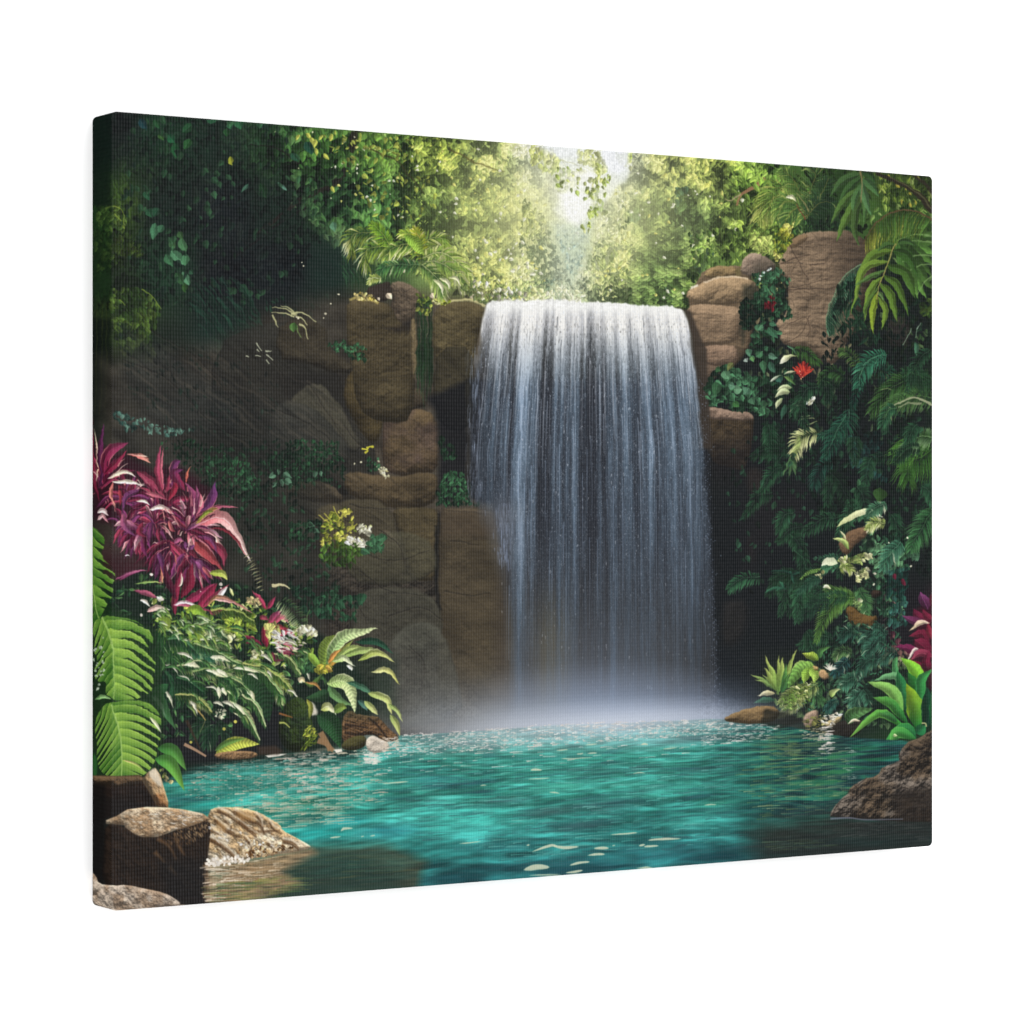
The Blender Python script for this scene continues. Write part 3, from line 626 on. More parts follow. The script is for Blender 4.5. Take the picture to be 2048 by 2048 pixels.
# ---- the fall itself
def waterfall():
    sl = (slice(590 - OY, 1475 - OY), slice(900 - OX, 1470 - OX))
    X = GX[sl]; Y = GY[sl]
    yk = [596, 612, 640, 680, 740, 800, 900, 960, 1020, 1100, 1200, 1480]
    xl = np.interp(Y, yk, [975, 969, 962, 957, 949, 944, 937, 938, 950, 975, 1000, 1010])
    xr = np.interp(Y, yk, [1352, 1366, 1378, 1387, 1395, 1402, 1410, 1415, 1420, 1428, 1432, 1440])
    q = (X - 937) / (1412 - 937)
    # threads fan out a little on the way down
    cx_ = 1175 + (X - 1175) * np.interp(Y, [600, 700, 900, 1450], [1.19, 1.10, 1.0, .965])
    cx_ = cx_ + 3 * (nz(X / 40, Y / 120, 2) - .5)
    s1 = fbm(cx_ / 26, Y / 900, 3, 1); s2 = fbm(cx_ / 9, Y / 300, 3, 3); s3 = nz(cx_ / 2.6, Y / 46, 4); s4 = nz(cx_ / 1.6, Y / 5., 5)
    band = 0
    for (c, w, a) in [(1042,15,.95),(1066,9,.4),(1012,5,.45),(985,8,.3),(1104,7,.25),(1122,4,.4),(1153,9,.5),(1170,5,.25),(1199,6,.4),(1225,11,.6),(1251,8,.3),(1300,8,.55),(1322,5,.3),(1345,7,.45),(1378,9,.6),(1394,5,.4),(965,6,.3)]:
        band = band + a * np.exp(-((cx_ - c) / w) ** 2)
    th = np.clip((s1 - .38) * 2.0, 0, 1) * .5 + np.clip((s2 - .4) * 1.6, 0, 1) * .42 + band * .62
    s5 = nz(cx_ / 1.7, Y / 15, 6); s6 = nz(cx_ / 5, Y / 90, 7)
    th = (th - .10) * (.34 + .62 * s3 + .26 * s5 + .5 * s6) + (s4 - .5) * .20
    top = 1 - sst(600, 820, Y)
    th = th * np.interp(Y, [600, 700, 850, 1100, 1300, 1430], [1.2, 1.1, .92, .70, .48, .34]) + top ** 1.7 * .58
    th = np.clip(th, 0, 1)
    lip = np.exp(-((Y - 612) / 14.) ** 2)
    dark = C(42,46,54) * (1 - sst(1000, 1400, Y))[..., None] + C(66,66,66) * sst(1000, 1400, Y)[..., None]
    oliv = np.exp(-((X - 1105) / 36.) ** 2) * sst(1120, 1300, Y) + .8 * top * nz(cx_ / 14, Y / 500, 6)
    dark = dark + (C(92,86,68) - dark) * np.clip(oliv, 0, .9)[..., None]
    mid = C(92,110,128) + (C(186,186,188) - C(92,110,128)) * np.clip(top * 1.15, 0, 1)[..., None]
    hi = C(150,172,196) + (C(250,248,244) - C(150,172,196)) * np.clip(top * 1.2, 0, 1)[..., None]
    t = th[..., None]
    col = np.where(t < .5, dark + (mid - dark) * (t / .5), mid + (hi - mid) * ((t - .5) / .5))
    spk = (rng.rand(*X.shape) > .94) * rng.rand(*X.shape)
    spk = spk + np.roll(spk, 1, 0) * .7
    col = col + (C(214,224,240) - col) * np.clip(spk * (.35 + .5 * th) * (1 - .8 * sst(1050, 1350, Y)), 0, .8)[..., None]
    dk = np.clip((nz(X / 1.6, Y / 5., 3) - .60) * 3, 0, 1) * top ** .7 * .42 * sst(620, 660, Y)
    col = col * (1 - dk * (.3 + .7 * nz(X / 6, Y / 6, 7)))[..., None]
    col = col + (C(250,250,246) - col) * (lip * .85)[..., None]
    ed = 5 + 10 * nz(Y / 30, X * 0 + 2, 1)
    cov = sst(0, 1, (X - xl) / ed) * sst(0, 1, (xr - X) / ed)
    topy = np.interp(X, [960, 985, 1040, 1110, 1200, 1290, 1345, 1368], [612, 604, 602, 602, 605, 611, 613, 622])
    cov = cov * sst(-2.5, 2.5, Y - topy + 3 * (nz(X / 5, Y * 0, 3) - .5))
    opac = np.interp(Y, [600, 900, 1010, 1060, 1480], [1, .92, .86, .84, .8]) * (1 - .45 * (1 - sst(938, 1010, X)) * sst(640, 760, Y)) * (1 - .3 * sst(1330, 1420, X) * sst(800, 1000, Y))
    lo = sst(990, 1090, Y) * (1 - sst(975, 1050, X - (Y - 1040) * .1 + 24 * (nz(X / 5, Y / 60, 2) - .5))) 
    cov = cov * opac * (1 - .9 * np.clip(lo, 0, 1) * (1 - np.exp(-((X - 1042) / 18.) ** 2)))
    edge = np.exp(-((X - xl - 6) / 7.) ** 2) + .7 * np.exp(-((xr - X - 6) / 7.) ** 2)
    cov = cov * (1 - .5 * np.clip(edge, 0, 1) * sst(740, 900, Y) * (rng.rand(*X.shape) > .35))
    put(sl, cov, np.clip(col, 0, 1))
fill([(940,760),(1412,760),(1440,1480),(1060,1480),(1010,1120),(985,1010),(940,1000)], C(30,34,40), .92, 12)
fill([(1000,1000),(1060,1000),(1100,1480),(985,1480)], C(70,62,54), .5, 30)
fill([(1352,614),(1380,622),(1412,700),(1424,900),(1380,900)], C(58,50,42), .9, 6)
waterfall()
def fan_x(c, y):
    return 1175 + (c - 1175) / np.interp(y, [600, 700, 900, 1450], [1.19, 1.10, 1.0, .965])
for i in range(520):
    c = rng.uniform(950, 1408); y = rng.uniform(630, 1180); l = rng.uniform(30, 190) * (.5 + y / 1400)
    if c < 1005 and y + l > 1005: continue
    w_ = rng.uniform(.7, 1.9); k = rng.rand(); f_ = 1 - .55 * sst(700, 1250, y)
    col = (C(236,240,248) * (1 - sst(640, 1000, y)) + C(150,172,200) * sst(640, 1000, y)) if k < .56 else C(30,34,42)
    line([(fan_x(c, y), y), (fan_x(c, y + l / 2) + rng.normal(0, .8), y + l / 2), (fan_x(c, y + l), y + l)], w_, w_ * .4, col, (rng.uniform(.2, .7) * f_) if k < .62 else rng.uniform(.15, .45), n=6)
for i in range(420):
    c = rng.uniform(945, 1410); y = 620 + 760 * rng.rand() ** 1.3; x = fan_x(c, y)
    if x < 1000 and y > 1005: continue
    line([(x, y), (x + rng.normal(0, .4), y + rng.uniform(2, 7))], rng.uniform(.9, 1.7), .8, C(230,236,246), rng.uniform(.25, .8) * (1 - .5 * sst(800, 1300, y)), n=3)
for i in range(150):
    x = rng.normal(952, 8); y = rng.uniform(690, 990); line([(x, y), (x - .8, y + rng.uniform(8, 40))], 1.3, .8, C(150,164,186), rng.uniform(.15, .5), n=3)
q = np.stack([1404 + (np.linspace(760, 1400, 260) - 760) * .045 + rng.normal(0, 6, 260), np.linspace(760, 1400, 260)], 1); dots(q, (.5,1.2), C(140,156,180), .6)
fill(P('R6', [(1060,1392),(1380,1392),(1470,1420),(1520,1520),(1480,1600),(1060,1600)]), C(80,66,54), .35, 16)
for i in range(110):
    x = rng.normal(1008, 9); y = rng.uniform(1005, 1120); line([(x, y), (x + .5, y + rng.uniform(6, 30))], 1.4, .8, C(140,156,186), rng.uniform(.2, .6), n=3)
glow(1012, 1060, 44, 110, C(118,128,144), .5, 1.2)
glow(1000, 1030, 60, 40, C(104,104,106), .35, 1.2)

# ---- right side: vines, palms, ferns
G2 = [C(16,34,24),C(24,50,32),C(36,72,46),C(60,108,72)]
leaves([(470,860),(660,830),(760,900),(700,1000),(770,1180),(700,1220),(560,1200),(460,1300),(380,1260),(370,1080),(520,1000)], 330, (7,13), G2, z='R4', ang=(20,160))
leaves([(470,1300),(600,1200),(690,1340),(640,1500),(520,1560),(440,1500)], 60, (8,15), G2, z='R4', ang=(20,160))
leaves([(100,1680),(250,1560),(420,1600),(660,1650),(700,1900),(560,1932),(420,1900),(150,1850)], 300, (8,17), G2, z='R4', ang=(20,160))
leaves([(560,1400),(720,1400),(800,1700),(900,1932),(700,1932),(600,1700)], 110, (9,18), G2[:3], z='R4')
for (pts, w, c) in [([(505,1240),(520,1290)],44,(70,122,84)),([(560,1260),(520,1280)],40,(84,138,98)),([(590,1270),(660,1360)],50,(60,112,78)),([(470,1310),(490,1350)],40,(56,100,66)),([(600,1240),(660,1250)],36,(66,118,84)),([(500,1240),(530,1190)],24,(120,110,80)),
                    ([(440,1430),(460,1490)],46,(84,132,100)),([(470,1490),(470,1530)],36,(104,160,90)),([(500,1490),(550,1450)],44,(70,124,82)),([(560,1440),(590,1420)],44,(56,104,70)),([(590,1480),(660,1500)],44,(92,136,108)),([(550,1520),(555,1625)],52,(66,118,78)),([(600,1530),(640,1610)],44,(60,104,80)),([(415,1500),(430,1530)],40,(160,176,164)),
                    ([(255,1600),(290,1665)],64,(96,150,106)),([(215,1680),(175,1780)],62,(54,100,62)),([(290,1700),(340,1720)],54,(96,146,112)),([(330,1740),(395,1735)],56,(108,160,118)),([(440,1720),(400,1770)],54,(84,132,100)),([(450,1790),(490,1850)],50,(70,116,82)),([(320,1830),(370,1860)],46,(64,122,60)),([(560,1820),(550,1880)],46,(66,112,72)),([(195,1580),(235,1600)],50,(54,98,58)),([(320,1530),(280,1600)],34,(110,118,66)),([(620,950),(640,1020)],40,(62,112,74)),([(660,1650),(680,1690)],50,(56,104,86)),([(570,950),(590,970)],40,(60,112,66))]:
    blade(pts, w * 1.15, C(*c) * .78, C(*c), z='R4', half=.14, rib=C(*c) * 1.2, peak=.35)
for (x, y) in P('R4', [(560,855),(540,882),(590,838),(610,832),(530,910)]): stamp(x, y, rng.uniform(4, 8), rng.uniform(0, 3), C(214,224,220), 1)
for i in range(18):
    p = P('R4', [(600 + rng.normal(0, 22), 1100 + rng.normal(0, 34))])[0]; stamp(p[0], p[1], rng.uniform(7, 13), rng.uniform(0.6, 2.4), C(150,22,34) * rng.uniform(.5, 1.15), 0)

# palms on the pillar
LT = C(190,190,110)
for (pts, n, L, c0, c1, ph, dr, w) in [
    ([(880,440),(800,270),(680,210),(560,330),(500,500)], 46, 190, (70,100,36), (164,176,76), .3, .8, 9),
    ([(880,440),(780,310),(640,290),(560,430)], 36, 160, (60,92,36), (140,160,70), .25, .8, 9),
    ([(880,430),(800,330),(700,330),(650,460)], 34, 150, (48,82,34), (110,140,60), .2, .8, 9),
    ([(880,430),(840,280),(780,150),(700,90)], 30, 140, (50,84,34), (120,140,64), .15, .4, 9),
    ([(880,430),(900,250),(940,120),(900,60)], 30, 140, (36,62,32), (90,120,60), .2, .3, 9),
    ([(880,430),(980,260),(1040,150)], 26, 140, (30,56,32), (66,100,52), .1, .3, 9),
    ([(880,440),(980,330),(1060,330)], 24, 130, (24,46,30), (50,82,44), .05, .4, 9),
    ([(880,450),(830,360),(740,420),(700,520)], 26, 130, (44,76,36), (90,124,56), .1, .7, 9)]:
    frond(pts, n, L, w, C(*c0), C(*c1), z='R4', droop=dr * .6, hi=LT, phi=ph, rach=C(120,110,60), rw=1.4)
line(P('R4', [(870,480),(840,420),(800,340)]), 4, 2, C(110,70,44), .9); line(P('R4', [(900,400),(860,330),(800,250)]), 3, 1.5, C(150,140,90), .8)
blade([(720,285),(770,285),(800,325)], 30, C(226,224,190), C(200,200,150), z='R4')
leaves([(700,500),(780,480),(770,640),(660,770),(600,700),(640,560)], 150, (6,12), [C(70,94,34),C(130,140,46),C(186,186,64),C(216,214,110)], z='R4', ang=(20,160))
leaves([(460,480),(620,560),(640,720),(560,740),(440,640)], 170, (7,13), [C(70,94,42),C(104,130,56),C(140,164,74),C(180,196,100)], z='R4', ang=(20,160))
leaves([(760,540),(880,470),(1090,470),(1240,540),(1100,530),(880,545),(790,580)], 90, (6,12), [C(24,44,26),C(36,62,34),C(60,96,44)], z='R4')

# dark jungle under and right of the pillar
leaves([(1000,1320),(1300,1200),(1500,1180),(1830,1000),(1830,1932),(900,1932),(1000,1560)], 380, (8,17), [C(12,26,20),C(16,36,24),C(22,46,30),C(32,62,40)], z='R4', kind=(0,2), clump=50, g=(.6,1.2))
leaves([(540,700),(900,600),(1300,560),(1820,700),(1820,1932),(1000,1500),(900,1250),(560,1000)], 800, (8,16), [C(10,20,18),C(14,30,22),C(18,38,28),C(28,56,38)], z='R8', kind=(0,1,2), clump=50, g=(.6,1.2))
leaves([(1200,850),(1440,820),(1480,1200),(1200,1100)], 120, (8,15), [C(14,30,28),C(22,46,42),C(34,66,62)], z='R8', kind=(1,), ang=(60,120))
# fans of blades at the upper right
def fan(c, tips, w, c0, c1, z, half=.22, **k):
    for t in tips:
        m = ((c[0] * .5 + t[0] * .5) + rng.uniform(-6, 6), (c[1] * .5 + t[1] * .5) - abs(t[0] - c[0]) * k.get('arch', .12))
        v = rng.uniform(.75, 1.2)
        blade([c, m, t], w * rng.uniform(.8, 1.15), np.clip(C(*c0) * v, 0, 1), np.clip(C(*c1) * v, 0, 1), z=z, half=half, rib=np.clip(C(*c1) * v * 1.15, 0, 1), peak=k.get('peak', .42), edge=k.get('edge'))
mass([(1740,330),(1863,345),(1863,470),(1780,470)], 260, (8,17), lo=.5, hi=1.9, kind=(0,2), warm=.4)
for (x, y) in P('R4', [(1500,140),(1560,200),(1620,230),(1660,270),(1590,330),(1730,150),(1700,330),(1660,350)]): stamp(x, y, rng.uniform(8, 15), rng.uniform(.3, 1.6), C(170,160,60), 0)
line(P('R4', [(1400,105),(1500,150),(1640,210),(1740,290),(1830,400)]), 6, 13, C(42,38,26), 1, 1.6)
line(P('R4', [(1500,140),(1640,200),(1740,280),(1826,380)]), 2, 3, C(96,96,60), .7, 1.6)
line(P('R4', [(1660,110),(1760,180),(1830,260)]), 5, 8, C(44,40,28), .9, 1.6)
fan((1560,610), [(1830,470),(1840,560),(1850,640),(1850,720),(1850,800),(1840,900),(1830,1000),(1780,1060),(1720,1060),(1680,1040)], 95, (44,78,30), (82,124,48), 'R4', arch=.02)
for e in [[(1560,610),(1700,570),(1830,590)],[(1570,640),(1700,620),(1830,630)],[(1600,770),(1720,730),(1830,730)],[(1640,850),(1740,800),(1830,790)],[(1710,1030),(1760,930),(1830,870)]]:
    line(P('R4', e), 2., 3., C(130,164,96), .7, 1.6)
# fine arching frond with yellow tips
frond([(1830,470),(1720,400),(1600,385),(1480,420),(1380,500),(1300,640)], 60, 220, 10, C(60,66,26), C(116,124,44), z='R4', droop=.55, hi=C(206,196,90), phi=.12, rach=C(88,70,44), rw=4, sides=(-1,), a0=70, a1=30)
frond([(1830,470),(1720,400),(1600,385),(1480,420),(1380,500)], 40, 200, 12, C(40,72,28), C(76,110,40), z='R4', droop=.7, rach=C(88,70,44), rw=4, sides=(-1,), a0=85, a1=60)
# hanging frond of broad leaflets
for (b, m, t, w, c) in [((1290,110),(1160,150),(1040,280),62,(60,98,48)),((1290,130),(1190,220),(1110,330),60,(56,96,44)),((1290,200),(1140,340),(1060,495),56,(76,116,48)),((1285,260),(1180,430),(1100,625),64,(84,124,48)),((1285,300),(1230,480),(1270,655),60,(64,96,44)),((1290,180),(1240,300),(1225,400),50,(72,118,60)),((1295,200),(1320,330),(1300,520),50,(68,110,52)),((1295,170),(1310,290),(1365,430),54,(76,124,70)),((1295,150),(1360,200),(1415,290),66,(66,112,58)),((1290,110),(1350,120),(1400,190),60,(44,80,36))]:
    blade([b, m, t], w * 1.05, C(*c) * C(200,190,190), C(*c) * C(262,245,250), z='R4', rib=C(*c) * 1.25, half=.22)
line(P('R4', [(1280,95),(1292,200),(1285,330)]), 3, 1.5, C(140,120,80), .9)
# arching feather beside the pillar
frond([(1300,790),(1180,860),(1090,1000),(1040,1140),(1020,1270)], 44, 170, 9, C(44,84,60), C(110,156,120), z='R4', sides=(-1,), droop=.35, a0=50, a1=20, rach=C(120,160,120), rw=2.2)
frond([(1300,790),(1180,860),(1090,1000),(1040,1140),(1020,1270)], 56, 190, 8, C(24,54,38), C(44,88,60), z='R4', sides=(-1,), droop=.5, a0=75, a1=50)
leaves([(1100,1000),(1250,900),(1300,1200),(1450,1400),(1200,1400),(1080,1200)], 90, (14,30), [C(14,32,24),C(20,44,30),C(28,60,38)], z='R4', kind=(2,))
# big lit palm leaf
for (b, m, t, w, c) in [((1530,690),(1360,740),(1238,925),70,(92,132,46)),((1500,770),(1310,830),(1210,1175),58,(106,146,52)),((1470,830),(1340,900),(1235,960),40,(80,124,58)),((1450,880),(1350,1000),(1305,1230),56,(104,146,50)),((1430,950),(1330,1100),(1300,1200),34,(80,120,46)),((1415,1000),(1370,1150),(1375,1325),52,(128,162,46)),((1415,1040),(1470,1140),(1440,1295),56,(106,146,48)),((1430,930),(1510,1040),(1560,1225),66,(86,128,42)),((1450,870),(1560,960),(1640,1185),72,(74,116,38)),((1480,800),(1620,860),(1700,1060),84,(62,104,36)),((1530,700),(1640,740),(1710,900),84,(50,92,34)),((1410,1000),(1440,1030),(1460,1070),30,(90,130,70)),((1540,650),(1480,650),(1410,700),46,(60,100,44)),((1560,640),(1620,620),(1680,660),50,(56,96,44))]:
    blade([b, m, t], w * .98, C(*c) * C(205,190,180), C(*c) * C(262,240,236), z='R4', rib=C(*c) * 1.25, half=.22, edge=C(*c) * C(290,270,280))
line(P('R4', [(1545,640),(1490,780),(1440,900),(1405,1060)]), 3, 2, C(160,150,80), .95)
leaves([(1740,1080),(1830,1060),(1830,1220),(1720,1160)], 30, (8,15), [C(40,64,24),C(70,96,34),C(110,124,44)], z='R4')
for e in [[(1670,1270),(1650,1320),(1600,1400)],[(1720,1250),(1700,1350)],[(1740,1230),(1710,1280)]]: line(P('R4', e), 2, 1.5, C(150,180,150), .7)
blade([(1700,1380),(1700,1490)], 40, C(50,92,66), C(70,116,86), z='R4')
# teal ferns
TE = C(96,170,130)
frond([(1480,1480),(1370,1500),(1300,1580),(1250,1730)], 20, 130, 12, C(28,80,58), C(56,126,92), z='R4', droop=.25, rach=C(90,160,120), rw=1.8, hi=TE, phi=.2)
frond([(1300,1560),(1360,1500),(1470,1470)], 12, 70, 11, C(26,76,54), C(52,118,86), z='R4', droop=.3, rach=C(80,150,110))
frond([(1260,1560),(1200,1460),(1120,1440)], 12, 80, 12, C(44,76,34), C(90,120,56), z='R4', droop=.3)
frond([(1380,1560),(1460,1600),(1520,1580)], 10, 80, 10, C(20,56,40), C(40,84,60), z='R4', droop=.3)
frond([(1290,1700),(1240,1800),(1230,1900)], 12, 60, 9, C(16,50,38), C(30,76,56), z='R4', droop=.2)
frond([(1160,1640),(1080,1600),(960,1660)], 16, 100, 12, C(30,60,28), C(54,90,44), z='R4', droop=.4)
frond([(760,1440),(880,1460),(980,1540)], 16, 80, 12, C(40,80,34), C(70,110,46), z='R4', droop=.4)
blade([(730,1410),(770,1430),(800,1480)], 22, C(84,124,96), C(60,100,60), z='R4')
# flower and pale bracts
blade([(810,1490),(740,1490),(668,1540)], 44, C(150,160,100), C(236,232,200), z='R4', tip=C(250,246,224), peak=.7)
blade([(790,1600),(740,1605),(700,1620)], 16, C(170,170,130), C(214,212,180), z='R4'); blade([(690,1630),(650,1640),(606,1678)], 24, C(120,140,110), C(206,210,190), z='R4', peak=.7)
blade([(700,1640),(750,1660),(800,1700)], 26, C(110,140,70), C(70,110,60), z='R4')
for (pts, w) in [([(765,1715),(700,1725),(650,1750)],46),([(750,1750),(690,1760),(640,1800)],50),([(700,1810),(660,1840),(650,1880)],34),([(840,1815),(790,1850),(750,1900)],36)]:
    blade(pts, w, C(150,166,116), C(222,222,184), z='R4', rib=C(150,150,110))
leaves([(860,1820),(940,1800),(930,1830),(880,1860)], 16, (6,11), [C(200,204,140),C(240,238,200)], z='R4', ang=(0,180))
for i in range(46):
    an = rng.uniform(-2.9, -.2); r = rng.uniform(30, 86)
    c = P('R4', [(845, 1625)])[0]; e = (c[0] + math.cos(an) * r * ZK * 1.1, c[1] + math.sin(an) * r * ZK * 1.2)
    line([(c[0] + rng.normal(0, 3), c[1] + rng.normal(0, 4)), e], 3.6, 2.4, (C(255,60,34) if rng.rand() < .7 else C(190,26,26)) * rng.uniform(.85, 1.08), 1, n=5)
dots(P('R4', [(840,1620),(850,1640),(830,1600),(838,1655)]), (1,2), C(250,170,130))
# ferns on the dark bank
frond([(960,815),(880,830),(820,870),(780,1010)], 15, 125, 14, C(140,150,90), C(222,220,164), z='R8', droop=.25, rach=C(60,80,40), rw=1.6, a0=70)
frond([(830,820),(840,880),(790,1000)], 14, 120, 14, C(130,150,80), C(206,210,140), z='R8', droop=.25, sides=(1,), a0=60)
fan((760,1000), [(700,1140),(740,1160),(790,1150),(800,1100)], 34, (40,70,40), (80,116,70), 'R8')
frond([(1200,640),(1190,740),(1100,800),(960,830)], 26, 110, 10, C(20,60,42), C(48,104,74), z='R8', droop=.35, rach=C(70,120,90))
frond([(1180,680),(1120,780),(1060,900),(1010,1010)], 24, 110, 10, C(18,54,40), C(42,94,72), z='R8', droop=.3, rach=C(70,120,90))
frond([(1080,1040),(1000,1060),(960,1140),(940,1230)], 20, 100, 8, C(18,50,40), C(42,88,70), z='R8', droop=.3)
for e in [[(815,720),(870,705),(930,715)],[(830,690),(900,690)],[(880,755),(950,730)],[(1430,490),(1480,480),(1530,500)]]: line(P('R8', e), 2.5, 1.5, C(170,180,120), .8)
for (pts, n, L, c0, c1, dr) in [([(1830,480),(1700,420),(1540,460),(1350,660)],44,190,(30,62,26),(66,104,48),.6), ([(1830,560),(1700,540),(1560,580),(1460,640)],30,130,(36,66,32),(80,116,60),.5),
                                ([(1590,400),(1680,370),(1800,440)],26,150,(24,56,34),(44,86,50),.6), ([(1830,880),(1720,860),(1620,920),(1560,1000)],36,190,(40,80,26),(76,124,44),.6), ([(1830,930),(1760,980),(1650,1060),(1640,1180)],32,190,(36,76,26),(70,120,44),.5), ([(1830,860),(1740,840),(1580,950)],26,130,(40,72,36),(130,160,110),.4)]:
    frond(pts, n, L, 11, C(*c0), C(*c1), z='R8', droop=dr * .7, rach=C(*c1), rw=1.8)
line(P('R8', [(1830,610),(1700,560),(1600,575),(1480,640)]), 5, 2, C(176,178,140), .85); line(P('R8', [(1740,600),(1640,590),(1560,620)]), 4, 2, C(150,156,120), .8)
leaves([(1570,800),(1700,750),(1760,830),(1620,900)], 40, (9,18), G2[:3], z='R8')
leaves([(530,1000),(640,960),(780,1160),(600,1130)], 40, (8,15), G2[:3], z='R8')
leaves([(1120,1330),(1300,1320),(1360,1480),(1000,1560),(980,1400)], 120, (8,15), G2, z='R8', kind=(1,0))
for (pts, w, c) in [([(1270,1230),(1275,1165)],36,(60,110,70)),([(1260,1240),(1200,1250)],36,(50,92,60)),([(1280,1240),(1320,1200)],36,(50,90,56)),([(1430,1230),(1420,1340)],110,(48,84,36)),([(640,1330),(620,1400)],44,(40,72,50)),([(690,320),(660,440)],0,(0,0,0)),([(720,600),(690,720)],46,(50,92,70)),([(610,640),(620,700)],40,(36,66,44)),([(560,570),(540,620)],36,(50,90,60))]:
    if w: blade(pts, w, C(*c) * .8, C(*c), z='R8', half=.15)
for i in range(46):
    x, y = inpoly([(1540,760),(1860,700),(1860,1150),(1620,1180),(1520,1000)], 1)[0] if i < 30 else inpoly([(1480,1060),(1640,1060),(1700,1300),(1560,1260)], 1)[0]
    an = rng.uniform(1.0, 3.0); l = rng.uniform(50, 100); k = rng.uniform(.6, 1.15)
    frond([(x, y), (x + l * .5 * math.cos(an), y + l * .35 * math.sin(an) - 8), (x + l * math.cos(an), y + l * math.sin(an))], 20, 24, 3., C(18,46,30) * k, C(50,98,62) * k, droop=.3, rach=C(60,104,70) * k, rw=1.2)
leaves([(1440,900),(1560,860),(1640,1000),(1600,1240),(1480,1180)], 110, (8,16), [C(14,24,20),C(20,38,28),C(28,56,40),C(38,74,52)], clump=50, a=.8)
# sunlit clump right of the fall
mass(P('S4', [(1300,50),(1620,60),(1640,400),(1500,700),(1340,800),(1100,860),(1100,640),(1250,450)]), 420, (8,15), lo=.6, hi=2.2, kind=(0,2))
leaves([(1340,60),(1640,60),(1620,700),(1480,760),(1380,560)], 260, (8,16), [C(20,46,32),C(34,70,48),C(54,98,66),C(84,130,88)], z='S4', kind=(0,1), ang=(40,150))
leaves([(1480,350),(1640,330),(1620,760),(1500,780)], 120, (8,14), [C(18,46,40),C(30,70,58),C(50,96,84)], z='S4', kind=(1,), ang=(60,120))
rrock([(1110,1640),(1180,1560),(1260,1530),(1340,1520),(1330,1600),(1260,1640),(1200,1740),(1130,1720)], C(130,100,72), z='R8', bev=10, k=3)
blade([(1450,1445),(1330,1410),(1200,1460),(1095,1530)], 52, C(236,234,200), C(214,220,150), z='R8', half=.06, peak=.5)
blade([(1170,1620),(1150,1580),(1125,1550)], 18, C(200,200,150), C(226,220,170), z='R8')
blade([(1200,1700),(1150,1630),(1070,1610)], 40, C(120,150,70), C(220,224,150), z='R8')
for (pts, n, L, c0, c1, h, ph) in [([(1480,1350),(1400,1380),(1340,1440)],14,80,(40,84,56),(84,130,96),CR,.1),([(1470,1500),(1400,1490),(1330,1540)],16,80,(110,130,60),(180,190,110),CR,.4),([(1590,1640),(1520,1700),(1440,1850)],20,110,(36,84,60),(80,132,104),CR,.05),([(1840,1400),(1760,1500),(1650,1700)],30,150,(36,84,44),(70,120,70),CR,0.),([(1720,1750),(1660,1740)],8,40,(50,90,60),(80,120,90),CR,0)]:
    frond(pts, n, L, 14, C(*c0), C(*c1), z='R8', hi=h, phi=ph, droop=.25, rach=C(*c1))
for (pts, n, L, c0, c1, h, ph, dr) in [([(1110,240),(1040,240),(920,250)],10,50,(36,80,56),(70,120,86),CR,0,.2),([(1100,330),(1060,300),(990,330)],18,90,(40,92,60),(80,140,96),CR,.0,.5),([(1120,320),(1180,310),(1220,350)],16,90,(110,140,50),(190,200,110),CR,.3,.4),([(980,330),(900,350),(815,415)],10,30,(100,150,60),(140,180,80),CR,0,.2),
        ([(1240,380),(1300,350),(1350,330)],10,60,(150,150,90),(236,230,190),CR,.4,.5),([(1240,560),(1160,530),(1020,470)],24,130,(44,84,36),(96,130,56),CR,.05,.3),([(1240,550),(1140,560),(1040,650),(940,890)],46,150,(50,92,34),(112,156,66),CR,.0,.1),([(1270,480),(1310,560),(1330,680)],26,120,(44,92,48),(96,146,84),CR,.02,.2),
        ([(1200,540),(1060,540),(860,560)],26,110,(24,56,36),(40,80,48),CR,0,.3),([(1060,580),(940,600),(830,700)],20,120,(20,44,32),(34,66,46),CR,0,.4),([(1000,400),(900,430),(810,510)],20,80,(26,60,44),(50,92,66),CR,0,.3)]:
    frond(pts, int(n * 1.2), L * .8, 9, C(*c0), C(*c1), z='S4', hi=h, phi=ph, droop=dr * .7, rach=C(*c1) * .9)
blade([(990,310),(1040,275),(1105,280)], 70, C(236,236,206), C(214,224,180), z='S4', half=.05, peak=.6)
leaves([(1110,250),(1200,240),(1370,220),(1370,260),(1290,300),(1250,290),(1130,280)], 60, (7,13), [C(96,124,62),C(160,176,98),C(214,214,160)], z='S4', ang=(0,180))
leaves([(1260,380),(1350,320),(1340,400),(1270,440)], 26, (6,12), [C(110,130,70),C(200,200,140)], z='S4', ang=(-40,40))
leaves([(1230,560),(1290,570),(1280,660),(1240,610)], 24, (5,10), [C(120,146,84),C(200,204,160)], z='S4', ang=(0,180))
leaves([(940,380),(1000,360),(990,410)], 12, (4,8), [C(190,190,120),C(220,216,160)], z='S4'); 
blade([(1060,480),(1030,465),(1000,475)], 26, C(210,214,160), C(246,240,220), z='S4')
dots(P('S4', [(1390,370),(1655,313),(1380,450),(1495,130),(1500,1640),(1640,100)]), (1,2.4), C(230,226,200))
fan((700,480), [(670,420),(560,510),(640,500),(720,490)], 34, (26,60,46), (46,92,66), 'S4'); fan((770,370), [(780,450),(740,350),(830,360),(600,350)], 26, (22,52,42), (40,82,62), 'S4')
rrock([(1165,640),(1220,610),(1290,680),(1430,690),(1360,780),(1300,790),(1190,740)], C(112,84,44), z='S4', bev=14, k=2)
rrock([(1360,490),(1440,500),(1440,540),(1370,560)], C(60,46,36), z='S4', bev=8, k=4)
for (x, y) in P('S4', [(1545,385),(1600,425),(1610,440),(1540,400)]): stamp(x, y, 11, 1., C(130,20,50), 1)

